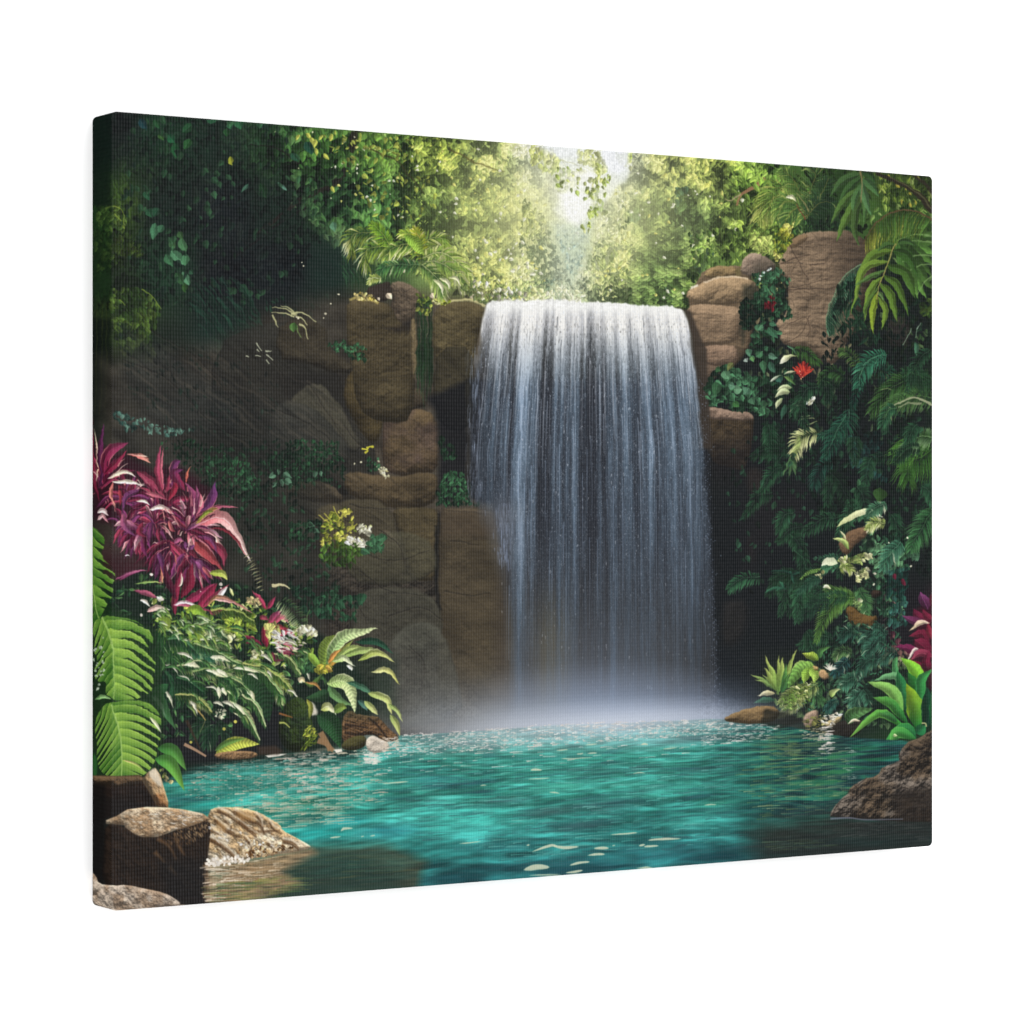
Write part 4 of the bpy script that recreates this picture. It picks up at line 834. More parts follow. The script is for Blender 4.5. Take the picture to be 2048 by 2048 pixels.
# ---- lower right bank
leaves(P('S4', [(900,1060),(1100,760),(1480,720),(1700,1000),(1640,1300),(1300,1500),(900,1480),(680,1380)]), 420, (10,22), [C(12,28,22),C(18,42,30),C(28,62,44),C(48,96,66)], kind=(2,), ang=(20,160), clump=30)
mass(P('S4', [(660,1100),(900,1050),(1100,760),(1480,760),(1700,1000),(1700,1560),(1300,1520),(900,1500),(640,1380)]), 500, (7,15), lo=.5, hi=1.9)
BLG = C(84,138,110)
for (pts, n, L, c0, c1, dr) in [([(1300,820),(1200,800),(1120,860)],20,110,(22,58,44),(52,100,80),.4),([(1480,830),(1380,800),(1290,900)],26,130,(30,74,56),(66,122,98),.5),([(1480,900),(1400,880),(1320,980)],24,130,(28,70,54),(70,126,100),.5),([(1480,830),(1440,780),(1380,760)],14,90,(24,64,48),(60,110,86),.4),
        ([(1220,970),(1150,950),(1080,990)],18,90,(50,96,50),(110,150,84),.4),([(1190,1000),(1140,1060),(1080,1130)],18,100,(22,60,62),(50,104,100),.3),([(1560,980),(1500,960),(1430,1040)],20,110,(26,66,50),(60,112,88),.5),([(1420,1010),(1330,1030),(1270,1130)],20,110,(24,64,48),(62,116,90),.5),
        ([(1260,1130),(1180,1160),(1110,1210)],20,100,(34,80,54),(84,136,98),.4),([(1290,1180),(1220,1160),(1150,1200)],20,110,(26,70,52),(70,126,98),.5),([(1300,1250),(1240,1280),(1180,1330)],18,110,(34,86,62),(90,146,116),.4),([(1300,1250),(1250,1320),(1230,1400)],16,100,(30,80,58),(80,136,108),.3),([(1300,1240),(1340,1300),(1340,1340)],12,90,(30,80,56),(70,124,96),.3),
        ([(1000,1180),(940,1250),(1000,1330)],22,110,(40,92,50),(84,140,76),.5),([(1120,1320),(1060,1350),(1020,1390)],18,80,(26,70,60),(56,110,96),.4),([(900,1210),(780,1260),(680,1340)],26,110,(90,120,50),(170,184,100),.4),([(960,1190),(860,1250),(760,1320)],22,100,(110,140,60),(190,200,120),.4),([(860,1330),(760,1370),(660,1440)],20,80,(100,110,50),(180,184,110),.3)]:
    frond(pts, int(n * 1.1), L * .8, 7.5, C(*c0) * .62, C(*c1) * 1.08, z='S4', droop=dr * .7, rach=C(*c1) * .8, hi=CR, phi=.05)
leaves([(750,1250),(900,1190),(900,1330),(720,1420),(680,1320)], 90, (6,12), [C(90,120,44),C(150,170,80),C(206,210,140),C(240,236,206)], z='S4', ang=(-30,60), kind=(2,0))
blade([(930,1060),(820,1090),(730,1240)], 110, C(120,160,66), C(90,140,60), z='S4', vein=10, edge=C(190,210,120))
blade([(900,1070),(870,1130),(850,1200)], 70, C(110,150,50), C(150,184,70), z='S4', vein=10)
blade([(900,1080),(940,1130),(930,1190)], 70, C(140,176,66), C(170,200,90), z='S4', vein=10)
blade([(960,1030),(910,990),(838,962)], 66, C(90,120,40), C(170,184,70), z='S4', vein=9, half=.3)
blade([(970,1010),(980,950),(1055,915)], 50, C(50,96,50), C(84,136,66), z='S4')
rrock([(960,1120),(990,1090),(1040,1110),(1050,1150),(1000,1170)], C(210,170,120), z='S4', bev=6, k=3); rrock([(920,1060),(960,1070),(970,1100),(930,1100)], C(190,160,100), z='S4', bev=6, k=3)
for i in range(22):
    c = P('S4', [(1055, 1100)])[0]; an = rng.uniform(-2.8, -.1); r = rng.uniform(8, 17)
    line([c, (c[0] + math.cos(an) * r, c[1] + math.sin(an) * r)], 2, 1.4, C(240,232,214), .9, n=4)
blade([(1060,1300),(1070,1260),(1130,1232)], 44, C(140,170,80), C(206,214,150), z='S4')
def sprout(base, tips, w, c0, c1, z, edge=None, arch=.1):
    for t in tips:
        mx = base[0] * .45 + t[0] * .55; my = base[1] * .45 + t[1] * .55 - abs(t[0] - base[0]) * arch
        v = rng.uniform(.85, 1.12)
        blade([base, (mx, my), t], w * rng.uniform(.85, 1.1), np.clip(C(*c0) * v, 0, 1), np.clip(C(*c1) * v, 0, 1), z=z, edge=edge, peak=.35, half=.16)
sprout((660,1250), [(450,1130),(490,1170),(545,1125)], 30, (60,96,44), (170,190,100), 'S4')
sprout((670,1270), [(565,975),(560,1070),(660,990),(800,938),(692,1000)], 46, (96,140,52), (196,206,110), 'S4', arch=.02)
sprout((690,1270), [(720,1040),(740,1120)], 40, (40,90,44), (90,140,60), 'S4', arch=.02)
blade([(640,1275),(580,1270),(510,1295)], 40, C(170,160,110), C(230,220,180), z='S4')
blade([(640,1320),(560,1320),(475,1345)], 40, C(30,66,44), C(54,100,70), z='S4')
rrock([(840,1460),(890,1400),(960,1390),(960,1480),(900,1530),(860,1520)], C(210,176,146), z='S4', bev=8, k=4); rrock([(1000,1500),(1060,1460),(1150,1430),(1130,1480),(1050,1530)], C(200,180,130), z='S4', bev=8, k=2)
rrock([(1040,1560),(1100,1480),(1250,1460),(1330,1480),(1250,1600),(1080,1610)], C(48,44,38), z='S4', bev=10, k=4)
leaves([(830,1480),(1000,1430),(1150,1420),(1080,1500),(900,1540)], 60, (6,12), [C(120,120,60),C(200,190,140),C(240,230,206)], z='S4', ang=(-30,50), kind=(2,0))
blade([(1190,1500),(1230,1420),(1380,1380)], 100, C(40,78,40), C(84,130,70), z='S4', vein=8, edge=C(130,160,90))
blade([(1280,1475),(1230,1470),(1185,1500)], 22, C(226,206,170), C(240,224,196), z='S4')
rrock([(1430,1200),(1500,1170),(1530,1230),(1480,1300),(1430,1260)], C(90,76,60), z='S4', bev=8, k=1)
# crimson plant at the right edge
RD = [((1790,640),(1760,560),(1735,505),100,(84,20,60),(150,60,130)),((1830,640),(1830,560),(1850,500),70,(130,20,50),(170,30,60)),((1790,720),(1720,690),(1688,625),90,(150,20,60),(120,16,56)),((1760,730),(1680,720),(1596,680),80,(100,20,60),(140,50,110)),((1830,700),(1790,700),(1750,640),90,(170,24,64),(140,20,56)),
      ((1800,740),(1720,740),(1640,800),44,(236,214,196),(214,190,150)),((1800,900),(1740,820),(1640,840),90,(120,12,46),(150,24,60)),((1830,860),(1800,800),(1790,740),70,(190,40,70),(150,20,50)),((1830,960),(1740,900),(1690,860),110,(110,10,44),(160,24,66)),((1700,990),(1650,930),(1548,912),80,(130,16,70),(150,30,90)),((1830,1000),(1740,960),(1660,1010),80,(150,26,66),(190,60,90)),
      ((1720,930),(1680,950),(1640,1020),30,(220,190,190),(240,224,206)),((1790,1150),(1720,1060),(1650,1010),80,(110,8,40),(140,20,56)),((1830,1150),(1780,1060),(1800,940),100,(120,10,46),(150,20,60)),((1800,1200),(1750,1120),(1700,1060),90,(96,6,34),(130,14,48)),((1830,1260),(1800,1180),(1790,1080),90,(110,8,40),(140,18,52))]
fill(P('S4', [(1700,640),(1850,560),(1850,1260),(1720,1180),(1660,1040),(1690,860)]), C(66,10,30), .9, 10)
for (b, m, t, w, c0, c1) in RD: blade([b, m, t], w * .85, C(*c0) * .85, C(*c1) * .92, z='S4', half=.22, rib=C(*c1) * 1.25)
# big bromeliad
fill(P('S4', [(1350,1200),(1560,1080),(1830,1080),(1830,1600),(1600,1600),(1400,1450)]), C(14,34,22), .75, 24)
for (b, m, t, w, c0, c1) in [((1590,1300),(1540,1060),(1560,990),50,(40,110,60),(90,160,90)),((1600,1420),(1560,1140),(1376,1175),70,(70,130,80),(110,170,110)),((1640,1420),(1590,1220),(1560,1090),90,(24,90,50),(40,120,60)),((1730,1220),(1690,1080),(1590,1000),100,(110,180,40),(130,200,50)),
        ((1600,1430),(1520,1250),(1330,1180),100,(90,150,60),(140,190,90)),((1700,1560),(1720,1300),(1640,1100),150,(20,84,34),(36,110,40)),((1740,1500),(1740,1180),(1820,1085),80,(30,110,50),(60,150,70)),((1700,1520),(1700,1380),(1625,1200),150,(30,110,40),(140,170,30)),((1770,1540),(1790,1380),(1780,1220),110,(8,44,30),(20,70,44)),((1820,1540),(1830,1380),(1826,1230),60,(14,84,44),(40,130,60)),
        ((1640,1500),(1520,1350),(1370,1295),80,(26,96,40),(90,160,60)),((1620,1530),(1420,1420),(1195,1605),70,(36,120,40),(120,180,70)),((1560,1480),(1500,1440),(1420,1420),60,(30,90,40),(70,130,60)),((1700,1600),(1600,1540),(1430,1690),110,(24,90,50),(60,150,60)),((1700,1610),(1560,1560),(1500,1640),90,(40,120,50),(90,170,70)),((1560,1700),(1500,1690),(1400,1720),70,(16,70,50),(30,100,60))]:
    blade([b, m, t], w, C(*c0), C(*c1), z='S4', half=.22, peak=.45, vein=0, edge=np.clip(C(*c1) * 1.12, 0, 1))
blade([(1700,1570),(1740,1540),(1775,1510)], 90, C(20,90,50), C(40,130,70), z='S4'); line(P('S4', [(1740,1492),(1770,1495),(1778,1520)]), 3, 3, C(190,190,130), .9)
for (x, y) in P('S4', [(1545,1585),(1490,1632),(1530,1635),(1515,1640)]): stamp(x, y, 9, .2, C(206,220,160), 1)

# ---- pool
def tilt(v):
    """image pixel y of a canvas height v at every x: lines of the picture converge to the right"""
    t = np.clip((GX[0] - 227) / 1636.4, -.03, 1)
    u = t / (1.1949 - .1949 * t)
    return 1022.2 + v * 798.4 / (1 + .1949 * u)
def pool():
    sl = (slice(1410 - OY, BH), slice(0, BW))
    X = GX[sl]; Y = GY[sl]
    V = rect_v(X, Y)
    shore = np.interp(X, [180,330,400,470,620,760,800,900,1000,1100,1250,1400,1450,1500,1560,1640,1700,1800,1870], [1560,1545,1525,1512,1506,1488,1470,1465,1458,1450,1445,1438,1438,1440,1448,1466,1474,1480,1490])
    dep = np.clip((V - .545) / .455, 0, 1)
    fy = 26 * (1.25 - .85 * dep)
    U = (X - 1040) / (.55 + .6 * dep)
    wv = V * 800
    warp = 12 * (nz(U / 110, wv / 26, 1) - .5)
    n1 = fbm(U / 84, (wv + warp * .5) / (2.4 + 4.2 * dep), 4, 2)
    n2 = fbm(U / 40, (wv + warp * .4) / (1.1 + 1.7 * dep), 3, 4)
    n3 = fbm(U / 200, wv / (8 + 9 * dep), 3, 6)
    tl = np.stack([np.interp(dep, [0, .14, .3, .55, .8, 1], k) for k in zip((98,122,130),(64,128,116),(46,138,120),(36,128,112),(24,98,94),(18,70,76))], -1) / 255
    hi = np.stack([np.interp(dep, [0, .2, .5, 1], k) for k in zip((150,176,180),(92,196,184),(70,214,196),(40,150,150))], -1) / 255
    lo = np.stack([np.interp(dep, [0, .2, .5, 1], k) for k in zip((78,98,106),(46,98,100),(30,96,100),(10,54,68))], -1) / 255
    a = np.clip((n1 * .6 + n3 * .5 - .52) * 3.6, -1, 1)[..., None]
    col = np.where(a > 0, tl + (hi - tl) * a, tl + (lo - tl) * -a)
    b = np.clip((n2 - .5) * 4, -1, 1)[..., None]
    col = col * (1 + .2 * b)
    # sunlit turquoise patches and slate ones
    for (x, y, rx, ry, c, k) in [(930,1640,120,30,(64,226,206),.75),(1120,1520,170,16,(60,190,170),.35),(1300,1580,120,20,(80,220,196),.5),(1380,1640,100,16,(70,214,196),.55),(880,1700,90,20,(50,200,186),.4),(640,1665,70,16,(20,214,206),.65),(690,1640,60,12,(20,170,180),.5),(420,1608,46,8,(30,196,180),.6),(740,1540,120,14,(40,180,164),.4),(860,1560,80,10,(60,206,200),.4),(1440,1606,60,8,(60,180,140),.5),(1120,1575,80,10,(90,220,190),.5),(1200,1560,60,8,(80,200,180),.4),
                              (1200,1610,110,18,(70,90,98),.4),(1090,1622,70,12,(70,88,92),.6),(1010,1600,70,10,(74,92,98),.5),(840,1600,80,12,(60,100,98),.3),(1160,1650,80,14,(60,90,96),.6),(1410,1538,60,8,(60,92,96),.5),(1220,1540,120,10,(70,110,112),.3),(600,1610,120,22,(36,92,64),.5),(560,1560,120,30,(34,120,104),.5),(780,1660,70,18,(10,96,116),.5),(1000,1690,140,14,(30,96,104),.4),(1150,1730,200,30,(26,94,106),.4),(1330,1700,120,24,(24,92,104),.4),(1380,1480,120,12,(90,110,120),.3)]:
        yy = Y - (y + (X - x) * -.055)
        r = np.sqrt(np.maximum(((X - x) / rx) ** 2 + (yy / ry) ** 2 + .5 * (n1 - .5), 0))
        m = (np.clip(1.25 - r, 0, 1) ** 1.2 * k * (.45 + 1.1 * n2))[..., None]
        col = col + (C(*c) - col) * np.clip(m, 0, 1)
    # shade of the right bank
    rs = sst(1330, 1600, X + (Y - 1500) * -.25) * (1 - .35 * sst(1560, 1640, Y) * (1 - sst(1500, 1700, X)))
    dk = C(22,48,52) + (C(22,92,84) - C(22,48,52)) * np.clip((n1 - .45) * 5, 0, 1)[..., None]
    dk = dk * (1 + .35 * b)
    col = col + (dk - col) * (rs * .8)[..., None]
    gr = np.clip((n2 - .52) * 9, 0, 1) * np.exp(-((X - 1590) / 90.) ** 2) * np.exp(-((Y - 1520) / 60.) ** 2)
    col = col + (C(112,136,72) - col) * (gr * .7)[..., None]
    gr = np.clip((n1 - .5) * 8, 0, 1) * np.exp(-((X - 1690) / 100.) ** 2) * np.exp(-((Y - 1540) / 60.) ** 2)
    col = col + (C(40,120,64) - col) * (gr * .7)[..., None]
    # shade at the left bank
    ls = np.exp(-((Y - shore - 6) / 16.) ** 2) * (1 - sst(690, 760, X))
    col = col + (C(34,58,52) * (1 + .5 * b) - col) * (ls * .85)[..., None]
    # white froth by the fall
    fr = np.exp(-((V - .548) / .036) ** 2) * sst(700, 900, X) * (1 - sst(1400, 1560, X))
    col = col + (C(176,182,196) - col) * (fr * .62)[..., None]
    cov = sst(-1.5, 1.5, Y - shore)
    put(sl, cov, np.clip(col, 0, 1))
POOL_MIST = [(1230,1445,400,130,(150,166,200),.78,1.5),(1210,1452,330,50,(200,208,230),.7,1.3),(1010,1440,260,120,(150,152,156),.6,1.5),(860,1420,220,160,(120,122,122),.5,1.6),(1180,1400,260,210,(130,142,164),.45,1.5),(1420,1432,110,70,(120,134,164),.5,1.4)]
for m in POOL_MIST: glow(m[0], m[1], m[2], m[3], C(*m[4]), m[5], m[6])
glow(1230, 1440, 440, 130, C(150,166,190), .7, 1.3)
glow(1240, 1450, 400, 70, C(186,198,214), .55, 1.3)
glow(1020, 1450, 260, 60, C(170,176,184), .6, 1.2)
glow(860, 1455, 200, 50, C(150,154,156), .5, 1.3)
pool()
glow(1230, 1452, 380, 60, C(206,213,230), .72, 1.15, -.06)
glow(1210, 1444, 400, 26, C(206,214,224), .45, 1.2, -.06)
glow(940, 1482, 240, 34, C(176,184,190), .5, 1.2, -.06)
rock([(1440,1440),(1470,1424),(1510,1412),(1545,1410),(1562,1424),(1548,1444),(1490,1448)], C(128,104,70), bev=12, ns=12, k=2, light=(-.2,-.8,.5))
fill([(1530,1418),(1570,1424),(1610,1440),(1560,1458),(1520,1446)], C(30,32,26), .7, 6)
def glit(poly, n, L, h, pal, a=.95, sl_=-.055, z=None):
    """Flecks of light on the ripples."""
    if z: poly = P(z, poly)
    q = inpoly(poly, n)
    for x, y in q:
        l = rng.uniform(*L) * rng.uniform(.5, 1); t = rng.uniform(*h)
        s_ = sl_ + rng.normal(0, .03)
        line([(x - l / 2, y - s_ * l / 2), (x, y - rng.uniform(0, t * .5)), (x + l / 2, y + s_ * l / 2)], t, t * .5, pal[rng.randint(len(pal))] * rng.uniform(.88, 1.05), a * rng.uniform(.5, 1), n=5, f=1.1)
def fleck(p, w, col, a=.95):
    """A rounded patch of reflected light lying on the water."""
    p = spline(p, 15); s_ = np.linspace(0, 1, 15)
    hw = np.sqrt(np.clip(1 - (2 * s_ - 1) ** 2, 0, 1)) * w / 2 * (.75 + .5 * fbm(s_ * 3 + p[0, 0], s_ * 0 + p[0, 1], 2, 1))
    fill(np.stack([np.concatenate([p[:, 0], p[::-1, 0]]), np.concatenate([p[:, 1] - hw, (p[:, 1] + hw * .8)[::-1]])], 1), col, a, 1.6)
WH = [C(250,244,238),C(240,226,214),C(226,216,206)]
glit([(760,1470),(900,1462),(1100,1447),(1420,1437),(1470,1446),(1400,1470),(1100,1490),(800,1512),(700,1520)], 1150, (3,12), (1,2.2), WH, .95)
glit([(1420,1445),(1560,1450),(1540,1480),(1400,1490)], 200, (3,14), (1,2.), WH, .9)
glit([(800,1500),(1100,1480),(1440,1470),(1500,1500),(1100,1530),(760,1550)], 70, (6,30), (1.2,2.6), WH, .85)
glit([(560,1500),(760,1490),(780,1600),(560,1640),(400,1640),(520,1560)], 520, (6,34), (1.,3.2), [C(236,220,196),C(206,196,170),C(190,170,150),C(120,190,176)], .85)
glit([(400,1525),(560,1510),(600,1560),(440,1600),(370,1590)], 420, (3,16), (1,2.4), [C(220,196,176),C(180,160,140),C(130,180,170),C(60,150,140)], .8)
glit([(520,1600),(700,1570),(700,1650),(560,1660)], 120, (16,60), (1.,2.6), [C(214,206,176),C(190,190,160)], .8)
glit([(560,1510),(660,1500),(700,1560),(600,1590)], 120, (6,24), (2,5), [C(236,222,206),C(226,206,190)], .6)
glit([(820,1520),(1450,1490),(1480,1680),(1000,1720),(800,1640)], 420, (16,70), (1,2.4), [C(110,206,190),C(140,214,200),C(60,170,160)], .55)
glit([(820,1520),(1450,1490),(1500,1700),(1000,1740),(800,1660)], 520, (20,90), (1,3), [C(40,100,104),C(50,92,100),C(60,80,90)], .45)
glit([(1560,1460),(1700,1480),(1720,1600),(1520,1640),(1480,1540)], 200, (10,46), (1,2.2), [C(140,160,90),C(196,206,150),C(70,130,84)], .6)
glit([(1640,1455),(1662,1452),(1664,1505),(1640,1520)], 60, (8,20), (1.6,3), [C(240,230,220),C(214,206,196)], .95, -.03)
glit([(1600,1460),(1650,1450),(1650,1480),(1600,1480)], 40, (6,18), (1.2,2.4), [C(214,196,150),C(236,220,196)], .8)
glit([(1690,1490),(1710,1490),(1710,1560),(1690,1560)], 22, (6,14), (1.2,2.2), [C(196,206,190)], .7)
glit([(1480,1560),(1720,1560),(1660,1640),(1480,1640)], 70, (14,60), (1,2), [C(60,150,120),C(150,170,110),C(40,110,96)], .6)
for (pts, w) in [([(1065,1702),(1100,1690),(1115,1690)],7),([(1105,1690),(1130,1694),(1158,1692)],8),([(1222,1668),(1250,1666),(1275,1664)],5),([(1296,1679),(1318,1677),(1362,1676)],6),([(1188,1695),(1205,1695),(1218,1695)],7),([(1278,1690),(1290,1688)],5),([(1288,1692),(1300,1691),(1317,1690)],6),([(1176,1709),(1195,1707),(1210,1707)],6),([(1140,1729),(1160,1724),(1180,1722)],7),([(1048,1738),(1075,1733),(1100,1733)],15),([(1132,1744),(1150,1742),(1166,1739)],6),([(1270,1736),(1290,1733),(1302,1733)],4),([(1060,1749),(1090,1748),(1120,1747)],3),
                 ([(1054,1689),(1060,1688)],4),([(1225,1690),(1230,1689)],3),([(1062,1539),(1072,1538),(1085,1539)],6),([(1114,1500),(1125,1499),(1136,1498)],3),([(1154,1507),(1162,1507),(1167,1506)],3.5),([(1176,1506),(1186,1505),(1194,1505)],3),([(1123,1516),(1150,1516),(1184,1514)],3),([(1172,1489),(1184,1488),(1194,1487)],3),([(1282,1488),(1290,1487),(1296,1488)],5),([(1326,1497),(1340,1496),(1354,1494)],2.5),([(1266,1546),(1278,1544),(1290,1545)],2.5),([(766,1566),(790,1564),(818,1562)],4),([(962,1570),(968,1569),(974,1569)],3),([(1058,1557),(1080,1556),(1100,1555)],2.5),
                 ([(1408,1609),(1420,1608),(1432,1608)],3),([(684,1660),(690,1656),(708,1655)],7),([(662,1674),(672,1673),(684,1671)],4),([(724,1672),(730,1671)],3),([(742,1671),(752,1669)],3),([(920,1686),(940,1684),(962,1681)],3),([(1100,1583),(1112,1584),(1120,1586)],3)]:
    fleck(pts, w * .85, C(220,222,190), .85)

# ---- sunken stones
fill(P('S6', [(-60,1100),(60,1100),(420,1090),(650,1080),(780,1130),(990,1210),(940,1260),(920,1320),(900,1400),(860,1600),(-600,1700),(-600,1300)]), lambda X, Y, sd: C(74,68,48) * (.55 + .7 * fbm(X / 60, (Y + X * .05) / 4, 3, 2))[..., None], .72, 22, sm=1)
fill(P('S6', [(-100,1180),(400,1140),(700,1240),(760,1420),(600,1600),(-500,1640),(-500,1400)]), lambda X, Y, sd: C(24,56,50) * (.6 + .8 * fbm(X / 50, (Y + X * .05) / 3, 3, 3))[..., None], .42, 40)
fill(P('S8', [(430,1370),(560,1290),(860,1260),(1060,1210),(1900,1240),(1900,1600),(520,1640)]), lambda X, Y, sd: C(52,46,36) * (.5 + .7 * fbm(X / 60, (Y + X * .05) / 4, 3, 4))[..., None], .8, 60)
fill(P('S8', [(900,1380),(1830,1340),(1830,1500),(600,1560),(500,1480)]), lambda X, Y, sd: C(22,40,42) * (.6 + .9 * fbm(X / 60, (Y + X * .05) / 3, 3, 5))[..., None], .7, 90)
glit(P('S8', [(520,1440),(1000,1420),(1100,1480),(700,1520)]), 40, (20,70), (1,2), [C(90,110,70),C(60,90,80)], .5)
glit(P('S8', [(1060,1290),(1800,1290),(1800,1440),(1080,1400)]), 120, (16,60), (1,2.2), [C(86,88,84),C(60,64,60),C(30,34,34)], .45)
glit(P('S6', [(-100,1180),(700,1120),(900,1240),(700,1400),(-100,1480)]), 120, (20,70), (1,2.4), [C(96,100,60),C(60,110,90),C(30,60,54)], .4)

# ---- stones at the lower right
rock(P('S8', [(1050,1250),(1062,1215),(1085,1180),(1110,1150),(1150,1105),(1190,1080),(1200,1040),(1235,1012),(1270,990),(1330,962),(1380,955),(1420,930),(1440,890),(1480,868),(1530,852),(1572,830),(1568,790),(1590,742),(1640,690),(1720,662),(1780,622),(1840,590),(1880,600),(1880,1290),(1700,1290),(1500,1285),(1200,1270)]), C(146,132,118), sm=0, bev=14, bump=1.15, ns=19, amb=.24, dif=.8, light=(-.35,-.8,.4), crack=.5, k=3, col2=C(122,102,80))
fill(P('S8', [(1520,1080),(1640,1040),(1880,1030),(1880,1300),(1560,1290),(1530,1180)]), lambda X, Y, sd: C(40,33,27) * (.7 + .6 * fbm(X / 9, Y / 22, 3, 2))[..., None], .72, 14)
for e in [[(1060,1250),(1150,1120),(1330,1090),(1500,1030),(1640,1040)],[(1180,1080),(1330,960)],[(1500,870),(1600,830),(1700,840)],[(1590,830),(1570,760)],[(1230,1010),(1300,1060),(1460,1050)]]: line(P('S8', e), 2, 2, C(48,40,34), .7, 2)
line(P('S8', [(1055,1268),(1200,1262),(1320,1275),(1600,1272)]), 4, 2, C(120,128,146), .7, 2)

# ---- lower left bank
DG = [C(14,32,22),C(22,48,30),C(32,66,40),C(50,92,54),C(84,130,70)]
fill([(186,1180),(330,1120),(520,1180),(600,1240),(680,1290),(760,1400),(700,1490),(560,1512),(400,1530),(330,1560),(186,1600)], C(20,34,26), .92, 12)
fill(P('S1', [(440,1500),(900,1480),(1480,1380),(1500,1680),(1000,1780),(640,1800),(560,1700)]), C(26,27,30), .92, 14)
leaves([(190,1200),(330,1130),(520,1180),(640,1280),(600,1400),(480,1470),(300,1480),(200,1480)], 900, (9,20), DG, kind=(0,2), clump=36, ang=(0,180))
leaves(P('S1', [(520,560),(1250,560),(1700,800),(1740,1040),(1500,1100),(1100,900),(700,1000),(520,760)]), 420, (8,17), [C(34,64,30),C(70,104,38),C(120,150,54),C(170,190,84),C(216,220,150)], kind=(0,1,2), clump=26, ang=(0,180))
leaves(P('S1', [(1040,640),(1280,660),(1290,780),(1080,830)]), 70, (8,18), [C(60,84,30),C(130,156,48),C(176,196,74)], ang=(0,180))
# crimson cordylines
CM = lambda: (C(136,26,62), C(100,22,66), C(170,40,74), C(84,12,40), C(112,34,86))[rng.randint(5)] * rng.uniform(.75, 1.1)
fill(P('R5', [(60,900),(330,980),(520,1100),(700,1050),(980,1250),(1000,1500),(1060,1800),(900,2000),(560,1900),(300,1640),(200,1500),(60,1460)]), C(48,14,28), .8, 16)
def cord(cx_, cy_, n, L, a0, a1, w, pale=.12):
    for i in range(int(n * 1.6)):
        an = math.radians(rng.uniform(a0, a1)); l = rng.uniform(*L)
        c = np.array([cx_ + rng.normal(0, 12), cy_ + rng.normal(0, 12)]); d = np.array([math.cos(an), math.sin(an)])
        e = c + d * l + np.array([0, .18 * l * abs(d[0])]); m = c + d * l * .55 - np.array([0, .08 * l])
        k = CM(); pl = rng.rand() < pale
        blade([c, m, e], w * rng.uniform(.4, .9), np.clip(k, 0, 1), np.clip(k * 1.25, 0, 1) if not pl else C(236,212,196), z='R5', half=.26, rib=np.clip(k * .6, 0, 1) if rng.rand() < .5 else np.clip(k * 1.4 + .05, 0, 1), edge=C(206,120,110) if rng.rand() < .3 else None)
cord(130,1230,16,(160,330),-140,-20,44,.2); cord(330,1330,26,(140,260),-200,40,52,.2); cord(600,1400,30,(150,300),-190,60,56,.12); cord(780,1550,26,(150,300),-160,80,60,.15)
cord(520,1490,24,(100,210),-200,160,50,.1); cord(330,1520,20,(90,190),-160,200,48,.1); cord(650,1650,24,(150,330),20,160,60,.06); cord(800,1750,18,(150,300),10,140,60,.1); cord(430,1560,18,(120,220),60,200,60,.1)
PK = C(240,220,202)
